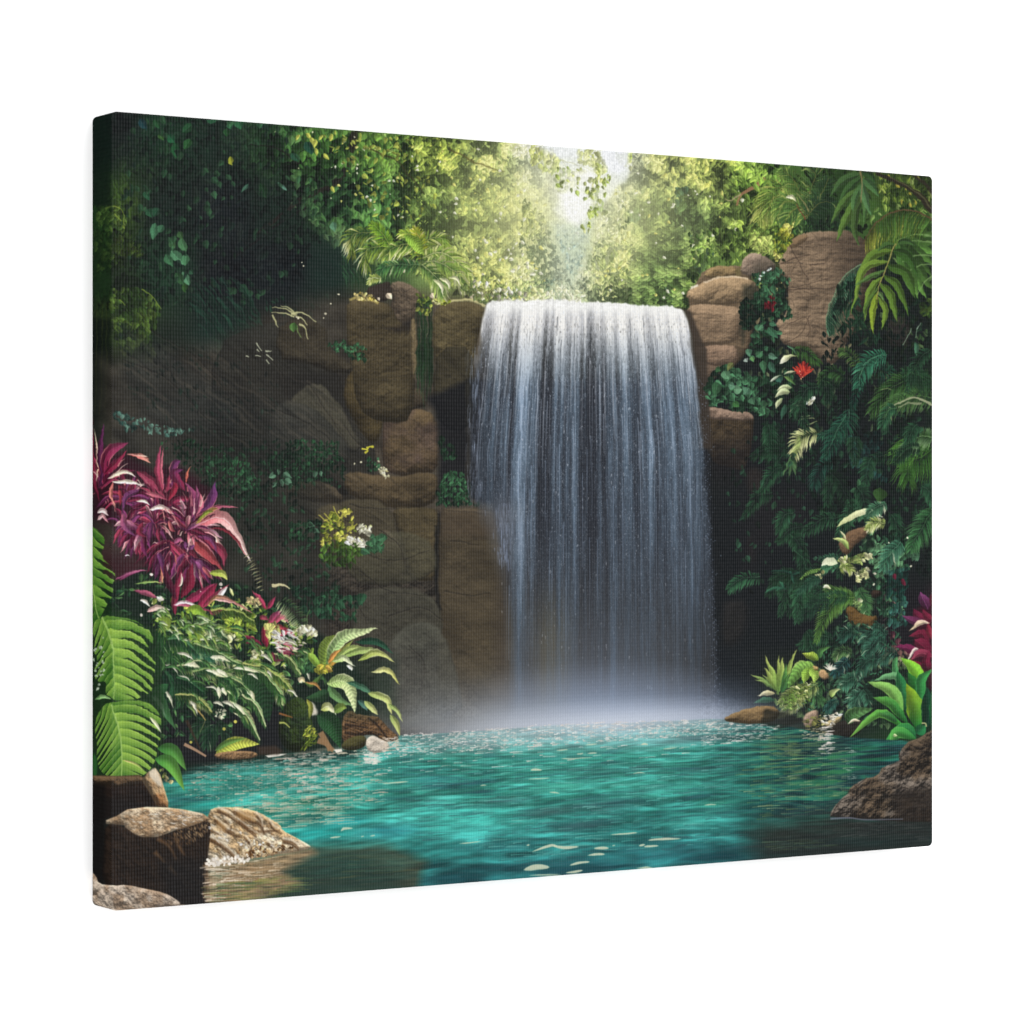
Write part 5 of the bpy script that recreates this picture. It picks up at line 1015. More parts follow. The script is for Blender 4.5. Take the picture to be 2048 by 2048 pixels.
for (b, m, t, w, c0, c1, ed) in [((110,1330),(60,1100),(62,700),46,(110,14,44),(150,30,60),0),((90,1180),(100,980),(75,790),22,(214,150,130),(236,196,170),0),((120,1140),(125,930),(150,755),54,(90,16,56),(110,40,96),0),((150,1150),(190,960),(340,888),100,(150,22,64),(160,40,90),1),((150,1140),(240,1060),(330,940),60,(130,12,50),(170,30,70),0),
    ((600,1260),(560,1080),(590,905),50,(196,44,80),(190,60,100),0),((605,1250),(590,1080),(608,930),26,(220,90,110),(214,100,120),0),((680,1200),(680,1060),(725,1020),70,(110,30,80),(124,46,110),1),((760,1260),(690,1120),(755,1090),80,(150,24,60),(120,40,100),0),((830,1440),(960,1330),(992,1175),96,(104,26,76),(116,50,120),1),((820,1450),(830,1300),(760,1190),76,(140,36,84),(160,60,110),1),((830,1440),(860,1330),(845,1205),44,(150,50,100),(170,70,120),0),((850,1440),(890,1340),(870,1260),40,(190,80,110),(214,120,130),0),
    ((840,1440),(1000,1380),(1158,1378),38,(130,30,66),(196,100,120),1),((770,1200),(785,1130),(808,1060),22,(190,50,50),(214,120,90),0),((640,1330),(690,1230),(680,1180),56,(180,30,60),(150,20,50),0),((400,1110),(520,1180),(625,1330),70,(150,40,72),(170,50,80),0),((430,1240),(330,1290),(290,1410),60,(110,36,86),(120,50,110),0),((470,1270),(560,1290),(640,1330),40,(200,110,120),(180,60,90),0),
    ((390,980),(450,1000),(510,1040),50,(206,96,96),(220,150,130),0),((330,975),(420,985),(490,995),30,(170,60,60),(236,206,180),0),((180,1170),(300,1110),(400,1150),36,(214,190,160),(240,226,200),0),((210,1185),(340,1180),(480,1210),34,(240,232,206),(236,220,196),0),((400,1330),(460,1330),(510,1360),28,(226,226,190),(236,232,206),0),((500,1390),(600,1380),(700,1450),46,(240,226,214),(220,180,170),0),((100,1420),(140,1400),(200,1440),50,(236,214,206),(226,190,190),0),((100,1480),(150,1440),(190,1500),40,(230,200,196),(190,120,130),0),
    ((220,1180),(210,1280),(240,1380),30,(206,80,80),(220,150,130),0),((260,1200),(280,1300),(270,1370),30,(190,50,60),(150,30,50),0),((300,1420),(320,1520),(400,1590),60,(190,80,110),(120,50,110),0),((440,1480),(420,1560),(470,1600),50,(160,30,60),(130,30,60),0),((640,1480),(660,1540),(690,1560),40,(206,120,110),(150,40,60),0),
    ((850,1500),(1000,1400),(1190,1640),60,(150,160,60),(206,110,84),1),((870,1460),(940,1410),(1010,1420),40,(110,120,40),(150,160,60),0),((870,1500),(1060,1460),(1265,1790),120,(206,90,100),(240,214,200),0),((950,1530),(1100,1570),(1230,1740),26,(120,20,40),(150,40,50),0),((1000,1590),(1040,1690),(1080,1730),40,(240,220,206),(200,120,110),0),((850,1640),(900,1700),(1055,1860),90,(170,50,50),(186,60,70),1),((900,1610),(1040,1710),(1055,1830),80,(150,30,60),(170,50,80),0),((870,1600),(960,1620),(1010,1740),50,(120,40,90),(130,50,100),0),
    ((560,1720),(590,1780),(600,1880),50,(120,50,110),(96,30,80),0),((760,1640),(800,1680),(850,1660),50,(120,50,104),(130,60,120),0),((690,1650),(720,1620),(760,1640),40,(196,90,130),(170,70,120),0),((840,1770),(870,1790),(890,1850),50,(170,96,150),(120,40,90),0),((270,1920),(360,1870),(480,1850),28,(110,20,70),(160,60,110),0),((310,1740),(335,1730),(355,1740),14,(236,220,226),(236,220,226),0)]:
    blade([b, m, t], w * .88, C(*c0), C(*c1), z='R5', half=.24, rib=np.clip(C(*c1) * 1.3, 0, 1), edge=C(226,150,140) if ed else None)
for (b, m, t, w, c0, c1) in [((690,680),(700,500),(745,340),60,(130,20,50),(170,30,70)),((740,560),(800,420),(820,280),90,(120,16,44),(150,24,56)),((700,560),(640,420),(600,300),60,(70,14,36),(100,20,50)),((760,600),(870,520),(1000,430),80,(160,24,70),(190,40,90)),((860,620),(930,540),(1010,430),90,(180,30,76),(160,24,60)),((900,620),(1010,520),(1100,440),60,(170,40,70),(200,60,90)),((1010,540),(1050,500),(1090,470),50,(236,206,206),(250,236,230)),((690,600),(780,600),(1030,665),44,(206,120,140),(150,30,70)),((690,605),(780,585),(900,630),26,(236,200,206),(240,220,214)),((950,660),(1000,655),(1060,640),40,(190,60,90),(206,80,100)),((940,600),(1040,540),(1280,665),40,(140,120,60),(190,120,120)),((980,560),(1060,570),(1150,590),30,(220,180,170),(206,150,150)),
    ((560,550),(470,510),(380,490),46,(190,90,110),(170,60,100)),((480,650),(560,620),(660,640),54,(206,150,150),(240,226,196)),((430,560),(470,570),(510,610),34,(236,216,206),(240,230,206)),((600,540),(580,560),(560,540),40,(240,236,206),(246,240,220)),((605,440),(590,380),(580,310),18,(220,160,130),(190,120,90)),((720,470),(740,420),(745,360),22,(240,206,190),(236,196,180)),((950,360),(1040,360),(1085,410),60,(130,150,50),(206,210,110)),((240,410),(340,360),(480,338),26,(110,20,70),(190,110,140)),((390,440),(500,430),(605,435),22,(80,130,60),(180,190,110)),((700,300),(690,260),(700,220),16,(170,60,40),(190,90,60)),((860,260),(890,300),(900,340),50,(150,90,140),(110,30,70)),((900,310),(930,350),(970,400),40,(206,110,110),(170,50,70)),((1130,540),(1120,500),(1110,470),26,(190,200,110),(230,230,170))]:
    blade([b, m, t], w * .9, C(*c0), C(*c1), z='S1', half=.24, rib=np.clip(C(*c1) * 1.2, 0, 1))
dots(P('S1', [(1035,440),(1080,470),(1035,470),(880,500),(600,560),(510,370),(435,675)]), (1.5,3.5), C(246,232,220))
for (cx_, cy_, n_, r0, r1) in [(150,1200,16,60,260),(600,1330,24,60,260),(830,1500,26,60,280),(700,1650,20,40,220)]:
    for i in range(n_):
        an = rng.uniform(-3.14, 3.14); a0, b0 = sorted(rng.uniform(r0, r1, 2)); d = np.array([math.cos(an), math.sin(an)])
        c = np.array([cx_, cy_]); line(P('R5', [c + d * a0, c + d * (a0 + b0) / 2 + [0, -10], c + d * b0]), rng.uniform(1.4, 3.6), 1., (C(236,206,190), C(206,110,120), C(84,10,34), C(70,16,40), C(214,150,140))[rng.randint(5)], .85)
# smaller crimson plant among pale flowers
for (b, m, t, w, c0, c1) in [((1380,630),(1340,570),(1272,485),40,(196,40,80),(206,60,96)),((1385,630),(1420,590),(1450,533),40,(170,30,70),(190,50,90)),((1400,740),(1440,690),(1495,638),60,(190,50,90),(170,60,110)),((1430,760),(1490,690),(1550,740),50,(200,60,90),(214,110,130)),((1380,920),(1360,830),(1395,730),60,(150,20,50),(170,30,60)),((1340,900),(1290,880),(1220,890),50,(110,14,44),(150,30,66)),((1290,860),(1260,860),(1200,830),50,(120,16,44),(160,30,70)),((1440,790),(1480,770),(1540,790),44,(206,70,80),(190,40,60)),((1470,930),(1520,960),(1560,1010),60,(140,20,60),(160,30,80)),((1430,950),(1450,1000),(1540,1020),50,(120,20,50),(150,30,70)),((1330,700),(1360,690),(1400,720),40,(150,40,60),(190,70,90)),((1480,830),(1540,800),(1600,840),50,(196,40,70),(214,80,100)),((1450,870),(1520,880),(1590,920),44,(180,40,70),(206,110,130))]:
    blade([b, m, t], w * .9, C(*c0), C(*c1), z='S1', half=.24)
leaves(P('S1', [(1380,760),(1480,740),(1480,860),(1390,880)]), 40, (7,14), [C(150,140,50),C(190,190,80),C(214,210,120)], ang=(60,150))
leaves(P('S1', [(1420,800),(1560,790),(1640,850),(1720,940),(1640,990),(1500,960),(1430,900)]), 90, (7,14), [C(190,70,90),C(240,210,200),C(236,228,200),C(250,246,238)], ang=(-20,60), kind=(0,2), g=(.8,.98))
leaves(P('S1', [(1240,540),(1330,540),(1340,600),(1240,600)]), 22, (6,11), [C(190,170,120),C(240,230,206)], ang=(0,180))
leaves(P('S1', [(1600,770),(1700,760),(1760,830),(1640,840)]), 40, (8,16), [C(150,170,60),C(206,210,120),C(240,236,190)], ang=(0,180))
leaves(P('S1', [(1290,940),(1350,950),(1330,1090),(1260,1090)]), 30, (6,12), [C(170,180,90),C(226,224,170)], ang=(0,180))
frond([(1250,210),(1310,290),(1350,400),(1365,520)], 12, 84, 9, C(90,90,60), C(196,190,150), z='S1', sides=(1,), droop=.1, a0=95, a1=90, rw=1)
frond([(1480,560),(1560,620),(1610,690),(1650,760)], 16, 120, 12, C(60,84,50), C(206,206,160), z='S1', sides=(1,), droop=.1, a0=90, a1=80)
frond([(1480,560),(1560,620),(1610,690),(1650,760)], 12, 90, 12, C(40,64,40), C(90,120,70), z='S1', sides=(-1,), droop=.1, a0=70, a1=60)
line(P('S1', [(1420,455),(1500,455),(1552,485)]), 6, 3, C(220,210,160), .95); line(P('S1', [(1700,640),(1680,700),(1680,740)]), 2, 1.5, C(90,130,70), .8)
# ferns spilling to the water
for (pts, n, L, c0, c1, h, ph) in [([(840,730),(940,760),(1060,830)],22,110,(50,84,50),(150,166,110),CR,.5),([(860,860),(960,860),(1110,920)],22,90,(90,110,60),(206,206,160),CR,.6),([(820,910),(1000,970),(1190,1050)],28,110,(70,110,46),(170,184,110),CR,.5),([(560,760),(640,860),(700,1010)],24,150,(20,56,32),(54,100,58),CR,.05),([(640,860),(720,880),(830,960)],24,130,(30,76,36),(84,136,70),CR,.1),([(600,900),(560,1000),(540,1100)],20,120,(24,60,34),(60,106,60),CR,.05),([(800,930),(900,980),(980,1010)],20,100,(30,86,76),(84,140,110),CR,.1),
    ([(700,1070),(840,1050),(1010,1110),(1090,1170)],30,100,(36,84,40),(96,144,76),CR,.25),([(740,1060),(940,1090),(1150,1130),(1200,1230)],34,110,(70,116,56),(200,206,150),CR,.6),([(880,1090),(1000,1100),(1120,1180),(1160,1290)],28,100,(40,84,40),(150,170,100),CR,.4),([(1130,1070),(1330,1120),(1450,1240),(1505,1350)],36,90,(90,124,54),(206,210,130),CR,.5),([(1380,1100),(1490,1160),(1570,1270)],24,80,(120,140,56),(206,204,120),CR,.4),([(1200,1050),(1300,1040),(1420,1120)],22,70,(70,110,44),(150,170,90),CR,.3),
    ([(700,1280),(850,1310),(970,1400)],26,70,(110,124,56),(216,210,140),CR,.5),([(700,1150),(800,1180),(910,1250)],24,110,(20,60,34),(50,100,56),CR,.05),([(640,1100),(720,1200),(760,1320)],24,130,(18,50,32),(44,86,54),CR,.05),([(960,1250),(1080,1220),(1150,1340)],22,80,(30,70,36),(80,120,64),CR,.3),([(990,1500),(960,1560),(930,1660)],26,110,(16,40,32),(40,76,56),CR,.02),([(960,1480),(880,1500),(820,1600)],20,90,(20,46,34),(50,86,60),CR,.02),([(1000,1480),(1060,1540),(1090,1640)],20,90,(20,40,32),(44,74,54),CR,.02)]:
    frond(pts, int(n * 1.2), L, 9, C(*c0) * C(245,262,225), C(*c1) * C(250,260,215), z='S1', hi=h, phi=ph * .75, droop=.3, rach=C(*c1) * .8, a0=66, a1=16)
blade([(1200,1150),(1330,1220),(1400,1490)], 250, C(40,74,40), C(26,54,32), z='S1', vein=16, half=.1)
blade([(790,790),(850,830),(870,910)], 130, C(120,150,50), C(150,176,64), z='S1', half=.12); blade([(560,700),(620,740),(600,800)], 100, C(130,166,56), C(170,190,80), z='S1', half=.2); blade([(780,660),(860,640),(940,720)], 80, C(150,180,56), C(110,150,50), z='S1')
for (b, m, t, w) in [((1190,1285),(1300,1360),(1370,1510),54),((1110,1330),(1230,1420),(1326,1615),60),((1130,1410),(1230,1460),(1290,1540),26),((1210,1230),(1270,1270),(1292,1330),36),((1050,1230),(1130,1280),(1165,1340),16)]:
    blade([b, m, t], w, C(206,204,160), C(226,224,150), z='S1', half=.3, vein=14, edge=C(110,140,70))
for (pts) in [[(1010,1220),(1020,1260),(1025,1310)],[(1040,1230),(1060,1250),(1080,1290)],[(930,1105),(990,1110),(1060,1150)],[(1000,1090),(1060,1120),(1090,1150)],[(760,1050),(830,1060),(880,1075)],[(960,1000),(1040,1010),(1110,1030)]]:
    blade(pts, 34, C(240,236,214), C(226,226,190), z='S1', half=.08)
leaves(P('S1', [(1020,1390),(1080,1400),(1060,1470),(1000,1440)]), 14, (5,10), [C(214,214,180),C(240,236,214)], ang=(0,180)); dots(P('S1', [(1145,1480),(1060,1535),(810,1635),(1660,1460)]), (2,3.5), C(214,206,90))
line(P('S1', [(820,1360),(880,1410),(925,1470)]), 5, 2, C(190,160,90), .9); line(P('S1', [(920,1470),(880,1560)]), 2, 1.5, C(110,110,70), .8)
def plume(pts, n, L, lo, hi_, z='S1'):
    """An arching feather of a leaf: lit along its top, dark below."""
    q = P(z, pts); line(q + np.array([2, 7], F4), L * ZK * .6, L * ZK * .25, C(16,36,24), .6, 8)
    frond(pts, n, L, 10, C(*lo) * .75, C(*lo) * 1.15, z=z, a0=58, a1=12, sides=(1,), droop=.3)
    frond(pts, n, L * .62, 11, C(*lo) * 1.45, C(*hi_), z=z, a0=44, a1=8, sides=(-1,), droop=.45)
    line(q, 3.2, 1.4, C(*hi_), .85)
for a in [([(640,860),(760,870),(860,960)],20,90,(34,76,44),(90,140,90)),([(820,760),(960,740),(1080,850)],20,90,(50,90,50),(206,210,160)),([(830,890),(1000,950),(1190,1055)],24,90,(52,100,52),(190,204,140)),([(880,860),(990,860),(1110,925)],18,70,(70,104,56),(236,236,206)),([(960,640),(1130,640),(1285,720)],20,80,(70,100,40),(196,204,110)),
    ([(700,1060),(900,1030),(1090,1140),(1190,1260)],30,100,(40,90,44),(214,214,160)),([(830,1100),(1010,1090),(1130,1190),(1165,1300)],26,90,(36,84,44),(160,184,110)),([(1200,1040),(1380,1080),(1500,1160),(1575,1275)],28,80,(80,116,48),(206,204,120)),([(1130,1060),(1330,1105),(1450,1215),(1510,1360)],32,110,(52,100,44),(226,226,160)),([(1000,1130),(1180,1180),(1290,1330)],24,90,(40,88,44),(200,206,140)),
    ([(690,1270),(850,1290),(975,1405)],22,80,(60,90,40),(206,200,120)),([(1190,1280),(1300,1350),(1375,1515)],24,80,(60,104,50),(236,232,180)),([(1110,1320),(1220,1410),(1330,1620)],28,90,(60,104,50),(232,230,176)),([(700,1150),(800,1170),(905,1260)],18,100,(22,60,36),(60,110,64)),([(620,1090),(660,1200),(640,1320)],18,100,(18,52,32),(46,92,54)),([(1440,960),(1560,1010),(1640,1120)],18,80,(80,116,56),(214,214,150)),([(1580,940),(1680,960),(1740,1050)],16,80,(80,116,56),(226,226,170))]:
    plume(*a)
for e in [[(930,1100),(1000,1110),(1070,1150)],[(1000,1085),(1060,1115),(1100,1150)],[(760,1046),(830,1054),(885,1075)],[(960,995),(1040,1000),(1115,1030)],[(1140,1080),(1240,1085),(1330,1120)],[(1215,1230),(1265,1270),(1292,1330)],[(1130,1330),(1190,1380),(1240,1450)],[(1010,1220),(1024,1260),(1026,1305)],[(1045,1232),(1066,1252),(1082,1290)]]:
    blade(P('S1', e), 8.5, C(236,234,210), C(226,224,180), half=.1)
for i in range(60):
    x, y = inpoly([(300,1300),(420,1270),(480,1290),(560,1330),(580,1400),(520,1440),(430,1420),(330,1400)], 1)[0] if i < 40 else inpoly([(420,1240),(560,1270),(640,1300),(650,1360),(560,1340)], 1)[0]
    an = rng.uniform(.15, 1.15); l = rng.uniform(16, 40); v = rng.rand()
    c0 = C(36,74,40) * rng.uniform(.7, 1.3); c1 = C(96,142,66) if v < .45 else (C(176,190,104) if v < .75 else C(238,236,208))
    blade([(x, y), (x + l * .55 * math.cos(an), y + l * .5 * math.sin(an) - 3), (x + l * math.cos(an), y + l * math.sin(an) + 5)], rng.uniform(4, 8), np.clip(c0 if v < .75 else c1 * .7, 0, 1), c1 * rng.uniform(.85, 1.05), half=.25)
for i in range(60):
    x, y = inpoly(P('S1', [(480,600),(800,640),(1000,720),(1100,900),(900,900),(700,860),(540,760)]), 1)[0]
    an = rng.uniform(-.4, 1.3); l = rng.uniform(12, 28); v = rng.rand()
    blade([(x, y), (x + l * .5 * math.cos(an), y + l * .5 * math.sin(an) - 4), (x + l * math.cos(an), y + l * math.sin(an))], rng.uniform(4, 8), C(60,100,46), (C(120,160,64), C(190,206,104), C(240,238,206))[rng.randint(3)], half=.25)
# mossy stone, driftwood and the fan plant
rock(P('S2', [(280,1340),(360,1290),(430,1310),(480,1480),(500,1600),(440,1700),(300,1710),(230,1620),(220,1480),(260,1440)]), C(62,84,34), bev=30, ns=8, bump=.9, amb=.34, dif=.7, k=4, light=(.3,-.7,.5), grain=.4, col2=C(50,72,40))
leaves(P('S2', [(430,1500),(500,1540),(520,1640),(400,1700)]), 70, (7,13), [C(90,110,34),C(140,156,50),C(180,186,70)], ang=(90,200), kind=(2,))
fill(P('S2', [(440,1320),(500,1340),(520,1420),(470,1440)]), C(236,226,206), .9, 4, sm=1); blade([(440,1310),(470,1380),(455,1460)], 44, C(150,150,60), C(110,120,50), z='S2')
line(P('S2', [(230,1490),(270,1490),(310,1525)]), 4, 2, C(190,196,100), .9); line(P('S2', [(225,1420),(270,1430),(330,1450)]), 5, 2, C(150,96,50), .9)
leaves(P('S2', [(380,1000),(460,980),(500,1080),(440,1130),(390,1080)]), 60, (8,15), DG[2:], ang=(40,140))
WD = C(126,94,62)
rock(P('S2', [(700,1460),(760,1390),(840,1440),(960,1430),(1010,1480),(1060,1540),(1130,1590),(1120,1620),(1000,1640),(960,1580),(860,1580),(760,1640),(700,1640)]), WD, sm=1, bev=8, ns=10, bump=.9, amb=.3, dif=.9, stri=.35, k=2, grain=.3, crack=.4)
rock(P('S2', [(700,1640),(780,1590),(880,1580),(890,1660),(800,1700),(700,1690)]), C(84,80,44), bev=10, ns=10, k=5)
for e in [[(720,1500),(800,1510),(900,1530)],[(720,1560),(800,1580),(880,1560)],[(900,1450),(960,1500),(1040,1600)]]: line(P('S2', e), 5, 3, C(40,30,24), .85, 2)
rock(P('S2', [(885,1610),(930,1580),(990,1610),(1060,1640),(1050,1690),(960,1720),(900,1700),(880,1660)]), C(240,226,206), bev=8, ns=10, amb=.6, dif=.5, k=6)
glit(P('S2', [(880,1720),(980,1720),(990,1800),(870,1800)]), 60, (6,18), (1.4,3), [C(246,236,224)], .9); glit(P('S2', [(1000,1600),(1130,1590),(1140,1680),(1000,1720)]), 80, (5,14), (1.2,2.6), [C(246,236,224),C(226,206,180)], .9)
for e in [[(540,1560),(600,1660),(640,1700)],[(520,1620),(590,1650),(610,1700)]]: line(P('S2', e), 12, 8, C(150,116,80), .95, 2)
fill(P('S2', [(640,1690),(700,1685),(705,1705),(660,1715)]), C(244,236,220), 1, 2); fill(P('S2', [(125,1735),(200,1722),(285,1722),(230,1740),(150,1750)]), C(246,240,226), 1, 2)
fill(P('S2', [(60,1670),(200,1660),(260,1700),(220,1730),(80,1730)]), C(60,48,38), .9, 6)
fill(P('S2', [(540,1000),(860,960),(1100,1000),(1100,1500),(1000,1440),(620,1440),(560,1200)]), C(26,44,32), .6, 30)
for (b, m, t, w, c0, c1, ed) in [((560,1090),(480,1000),(450,960),60,(110,150,50),(150,180,70),0),((560,1090),(600,900),(680,830),130,(110,140,50),(140,160,70),0),((590,1080),(700,850),(972,780),110,(110,150,80),(206,216,160),1),((600,1060),(680,980),(790,860),60,(170,120,50),(130,150,70),0),((600,1040),(640,980),(700,930),40,(196,130,60),(206,150,80),0),((630,1030),(780,930),(960,945),50,(140,170,80),(196,206,130),0),((690,1000),(880,940),(1030,970),50,(120,150,70),(190,200,130),0),((820,1020),(960,960),(1095,1030),54,(130,150,60),(206,206,130),1),((640,1030),(720,1000),(800,1060),50,(150,180,90),(236,236,206),0),((740,1050),(770,1070),(775,1090),34,(236,236,206),(246,244,226),0),((920,1105),(1040,1090),(1135,1200),40,(206,206,150),(190,190,100),0),((590,1190),(740,1190),(800,1420),130,(150,180,100),(206,216,160),1),((600,1200),(650,1290),(780,1370),60,(70,110,60),(110,150,90),0),
    ((740,1190),(860,1220),(940,1290),50,(40,84,60),(84,130,100),0),((820,1320),(870,1350),(890,1400),50,(50,90,76),(84,120,110),0),((870,1320),(920,1370),(975,1425),50,(150,170,90),(206,206,140),0),((900,1270),(1030,1310),(1070,1430),64,(150,170,90),(206,206,130),1),((1060,1430),(1110,1500),(1138,1590),50,(130,150,80),(196,196,120),0),((1040,1350),(1110,1400),(1158,1485),34,(120,150,70),(190,196,130),0),((800,880),(960,880),(1090,970),60,(22,56,40),(40,84,60),0),((560,1110),(480,1200),(420,1180),40,(60,90,40),(90,120,50),0),((430,1180),(500,1200),(580,1285),20,(190,140,80),(150,110,60),0),((380,1190),(400,1160),(430,1180),50,(240,226,190),(226,206,150),0),
    ((540,1390),(600,1370),(660,1430),70,(150,160,70),(240,234,206),0),((510,1430),(620,1500),(690,1680),160,(30,64,36),(36,76,40),0),((640,1410),(700,1370),(740,1380),70,(90,120,50),(140,160,70),0),((600,1250),(540,1290),(430,1300),90,(30,60,36),(44,80,44),0)]:
    blade([b, m, t], w, C(*c0), C(*c1), z='S2', half=.22, rib=np.clip(C(*c1) * 1.1, 0, 1), edge=C(226,226,180) if ed else None, vein=18 if w > 90 else 0)
leaves(P('S2', [(490,1040),(560,1050),(640,1070),(620,1100),(520,1120)]), 30, (7,14), [C(150,150,50),C(206,190,70),C(170,140,60)], ang=(-40,60))
blade([(1000,1720),(1150,1640),(1330,1650)], 110, C(150,160,60), C(190,196,80), z='S1', vein=14); blade([(990,1700),(1080,1640),(1240,1600)], 44, C(70,110,50), C(110,150,60), z='S1')
rock(P('S1', [(980,1720),(1100,1700),(1300,1700),(1320,1750),(1150,1770),(1000,1760)]), C(150,116,80), bev=6, ns=8, bump=.9, k=3)
line(P('S1', [(760,1650),(840,1690),(925,1740)]), 7, 4, C(176,140,110), .95); line(P('S1', [(780,1470),(820,1560),(880,1690)]), 7, 3, C(56,44,32), .9)
blade([(640,1200),(560,1290),(700,1545)], 110, C(40,90,50), C(60,110,60), z='S1', half=.15); blade([(520,1290),(560,1330),(620,1450)], 40, C(190,206,190), C(120,160,120), z='S1', half=.1)

# big split leaves at the left edge
LG0, LG1 = C(74,122,34), C(142,186,72)
def bigleaf(path, n, Lr, Ll, w, z='S1', a0=80, a1=35, tone=1., dr=.25):
    p = spline(P(z, path), 40); d = np.gradient(p, axis=0)
    for i in range(n):
        s = .02 + .95 * i / (n - 1); j = min(int(s * 39), 39)
        th = math.atan2(d[j, 1], d[j, 0])
        for sg, L in ((1, Ll), (-1, Lr)):
            an = th + sg * math.radians(a0 + (a1 - a0) * s)
            l = L * ZK * max(math.sin(math.pi * (.22 + .7 * s)), .2) ** .6
            b = p[j]; u = np.array([math.cos(an), math.sin(an)])
            m = b + u * l * .55 - np.array([0, .05 * l]); e = b + u * l * .95 + np.array([0, dr * l])
            v = rng.uniform(.8, 1.12) * tone
            blade([b, m, e], w * ZK * rng.uniform(.9, 1.1), np.clip(LG1 * v, 0, 1), np.clip(LG0 * v * 1.2, 0, 1), half=.2 * sg, peak=.45, rib=np.clip(LG1 * v * 1.12, 0, 1), edge=C(44,80,26) * v)
    line(P(z, path), 5, 2.5, C(176,210,110), .9)
fill(P('S1', [(60,600),(200,600),(560,800),(600,1400),(600,1800),(400,1932),(60,1932)]), C(24,50,24), .85, 10)
blade([(560,1680),(680,1700),(778,1850)], 100, C(50,110,44), C(90,150,60), z='S1', half=.2); blade([(540,1760),(660,1800),(762,2000)], 110, C(60,130,50), C(110,170,60), z='S1', half=.22)
def splitleaf(outl, rachis, n, up, lo, light, deep, tone=1., ph=0., tm=(90, 50)):
    """A broad leaf cut into strips by dark slits that sweep down from the midrib."""
    o = smooth(P('S1', outl), 1); sl = bbox(o, 3)
    sd = sdpoly(o, sl); X = GX[sl]; Y = GY[sl]
    p = spline(P('S1', rachis), 24)
    best = np.full(X.shape, 1e9, F4); S = np.zeros_like(X); side = np.zeros_like(X)
    L = np.concatenate([[0], np.cumsum(np.hypot(*np.diff(p, axis=0).T))])
    for i in range(23):
        ax, ay = p[i]; ex, ey = p[i + 1] - p[i]; q2 = ex * ex + ey * ey
        t = ((X - ax) * ex + (Y - ay) * ey) / q2
        t = np.clip(t, -6 if i == 0 else 0, 6 if i == 22 else 1)
        dd = (X - ax - ex * t) ** 2 + (Y - ay - ey * t) ** 2; m = dd < best
        best = np.where(m, dd, best); S = np.where(m, L[i] + t * math.sqrt(q2), S); side = np.where(m, np.sign(ex * (Y - ay) - ey * (X - ax)), side)
    t = np.sqrt(best)
    right = side < 0
    a_ = np.where(right, up[0], lo[0]); b_ = np.where(right, up[1], lo[1]); tt = t / np.where(right, tm[0], tm[1])
    w = (S - a_ * t - b_ * t * t) / L[-1] * n + ph + .35 * right + .22 * (fbm(X / 40, Y / 40, 2, 2) - .5)
    fr = w - np.floor(w); kid = np.floor(w).astype(int)
    rnd = TAB[1][kid & 255, right.astype(int) + 3]
    fold = np.clip(1 - fr * 1.1, 0, 1)                   # each strip catches light along its upper fold
    fine = .5 + .5 * np.cos(fr * 6.283 * 4 + 1)
    g = np.clip(.30 + .42 * fold + .16 * fine * (.4 + tt) + .34 * (rnd - .5) - .16 * (~right) + .25 * (fbm(X / 26, Y / 26, 2, 5) - .5), 0, 1) * tone
    col = deep + (light - deep) * g[..., None]
    ramp = sst(.12, .9, tt)
    wid = (.05 + .26 * ramp) * (.25 + 1.1 * rnd)
    cut = np.clip((wid - np.minimum(fr, 1 - fr)) / .06, 0, 1) * sst(.10, .3, tt)
    col = col + (C(18,42,20) - col) * (cut * .9)[..., None]
    lip = np.clip(1 - np.abs(fr - wid - .05) / .05, 0, 1) * sst(.1, .4, tt) * .4
    col = col + (C(206,228,150) - col) * lip[..., None]
    cov = np.clip(.5 - sd / 1.4, 0, 1) * (1 - cut * sst(.45, .75, tt) * .8)
    put(sl, cov, np.clip(col, 0, 1))
    line(P('S1', rachis), 4, 2.2, C(164,200,104), .8)
LL, LD = C(178,216,84), C(50,104,28)
splitleaf([(40,0),(110,30),(160,90),(165,160),(130,230),(200,290),(235,340),(245,400),(215,450),(235,490),(215,560),(160,640),(110,700),(40,760)], [(30,-60),(40,300),(100,700)], 10, (.55, .004), (1.0, .002), C(140,190,62), C(30,84,22), .95, tm=(44, 20))
splitleaf([(130,690),(300,695),(430,730),(500,800),(532,860),(525,900),(440,850),(500,920),(550,1000),(545,1060),(530,1150),(525,1220),(490,1280),(440,1240),(430,1310),(350,1315),(250,1318),(225,1315),(160,1270),(170,1180),(90,1180),(75,1100),(100,1000),(65,960),(80,860),(55,800),(70,720)], [(130,690),(200,850),(228,980),(236,1150),(232,1310)], 9.5, (.16, .0046), (1.0, .004), LL, LD)
blade([(75,1310),(140,1290),(210,1315)], 34, C(110,160,90), C(160,200,130), z='S1')
splitleaf([(200,1335),(290,1318),(400,1318),(490,1340),(560,1400),(588,1470),(585,1520),(520,1470),(580,1560),(588,1600),(560,1660),(550,1760),(500,1850),(430,1900),(300,1905),(200,1905),(120,1850),(90,1760),(100,1650),(75,1560),(90,1420),(150,1350)], [(205,1350),(250,1460),(280,1600),(292,1760),(288,1900)], 9.5, (.16, .0042), (1.0, .004), LL, LD, ph=.4)
blade([(500,1440),(550,1500),(588,1565)], 26, C(220,226,170), C(236,236,200), z='S1'); blade([(300,1770),(400,1800),(480,1870)], 20, C(206,190,120), C(110,150,60), z='S1')
fill(P('S1', [(60,1700),(100,1760),(95,1900),(60,1900)]), C(40,100,40), .9, 4, sm=1)
for i in range(26):
    x, y = P('S1', [(rng.uniform(62, 160), rng.uniform(850, 1250))])[0]; stamp(x, y, rng.uniform(4, 8), rng.uniform(0, 3), C(200,214,190), 1, .8)

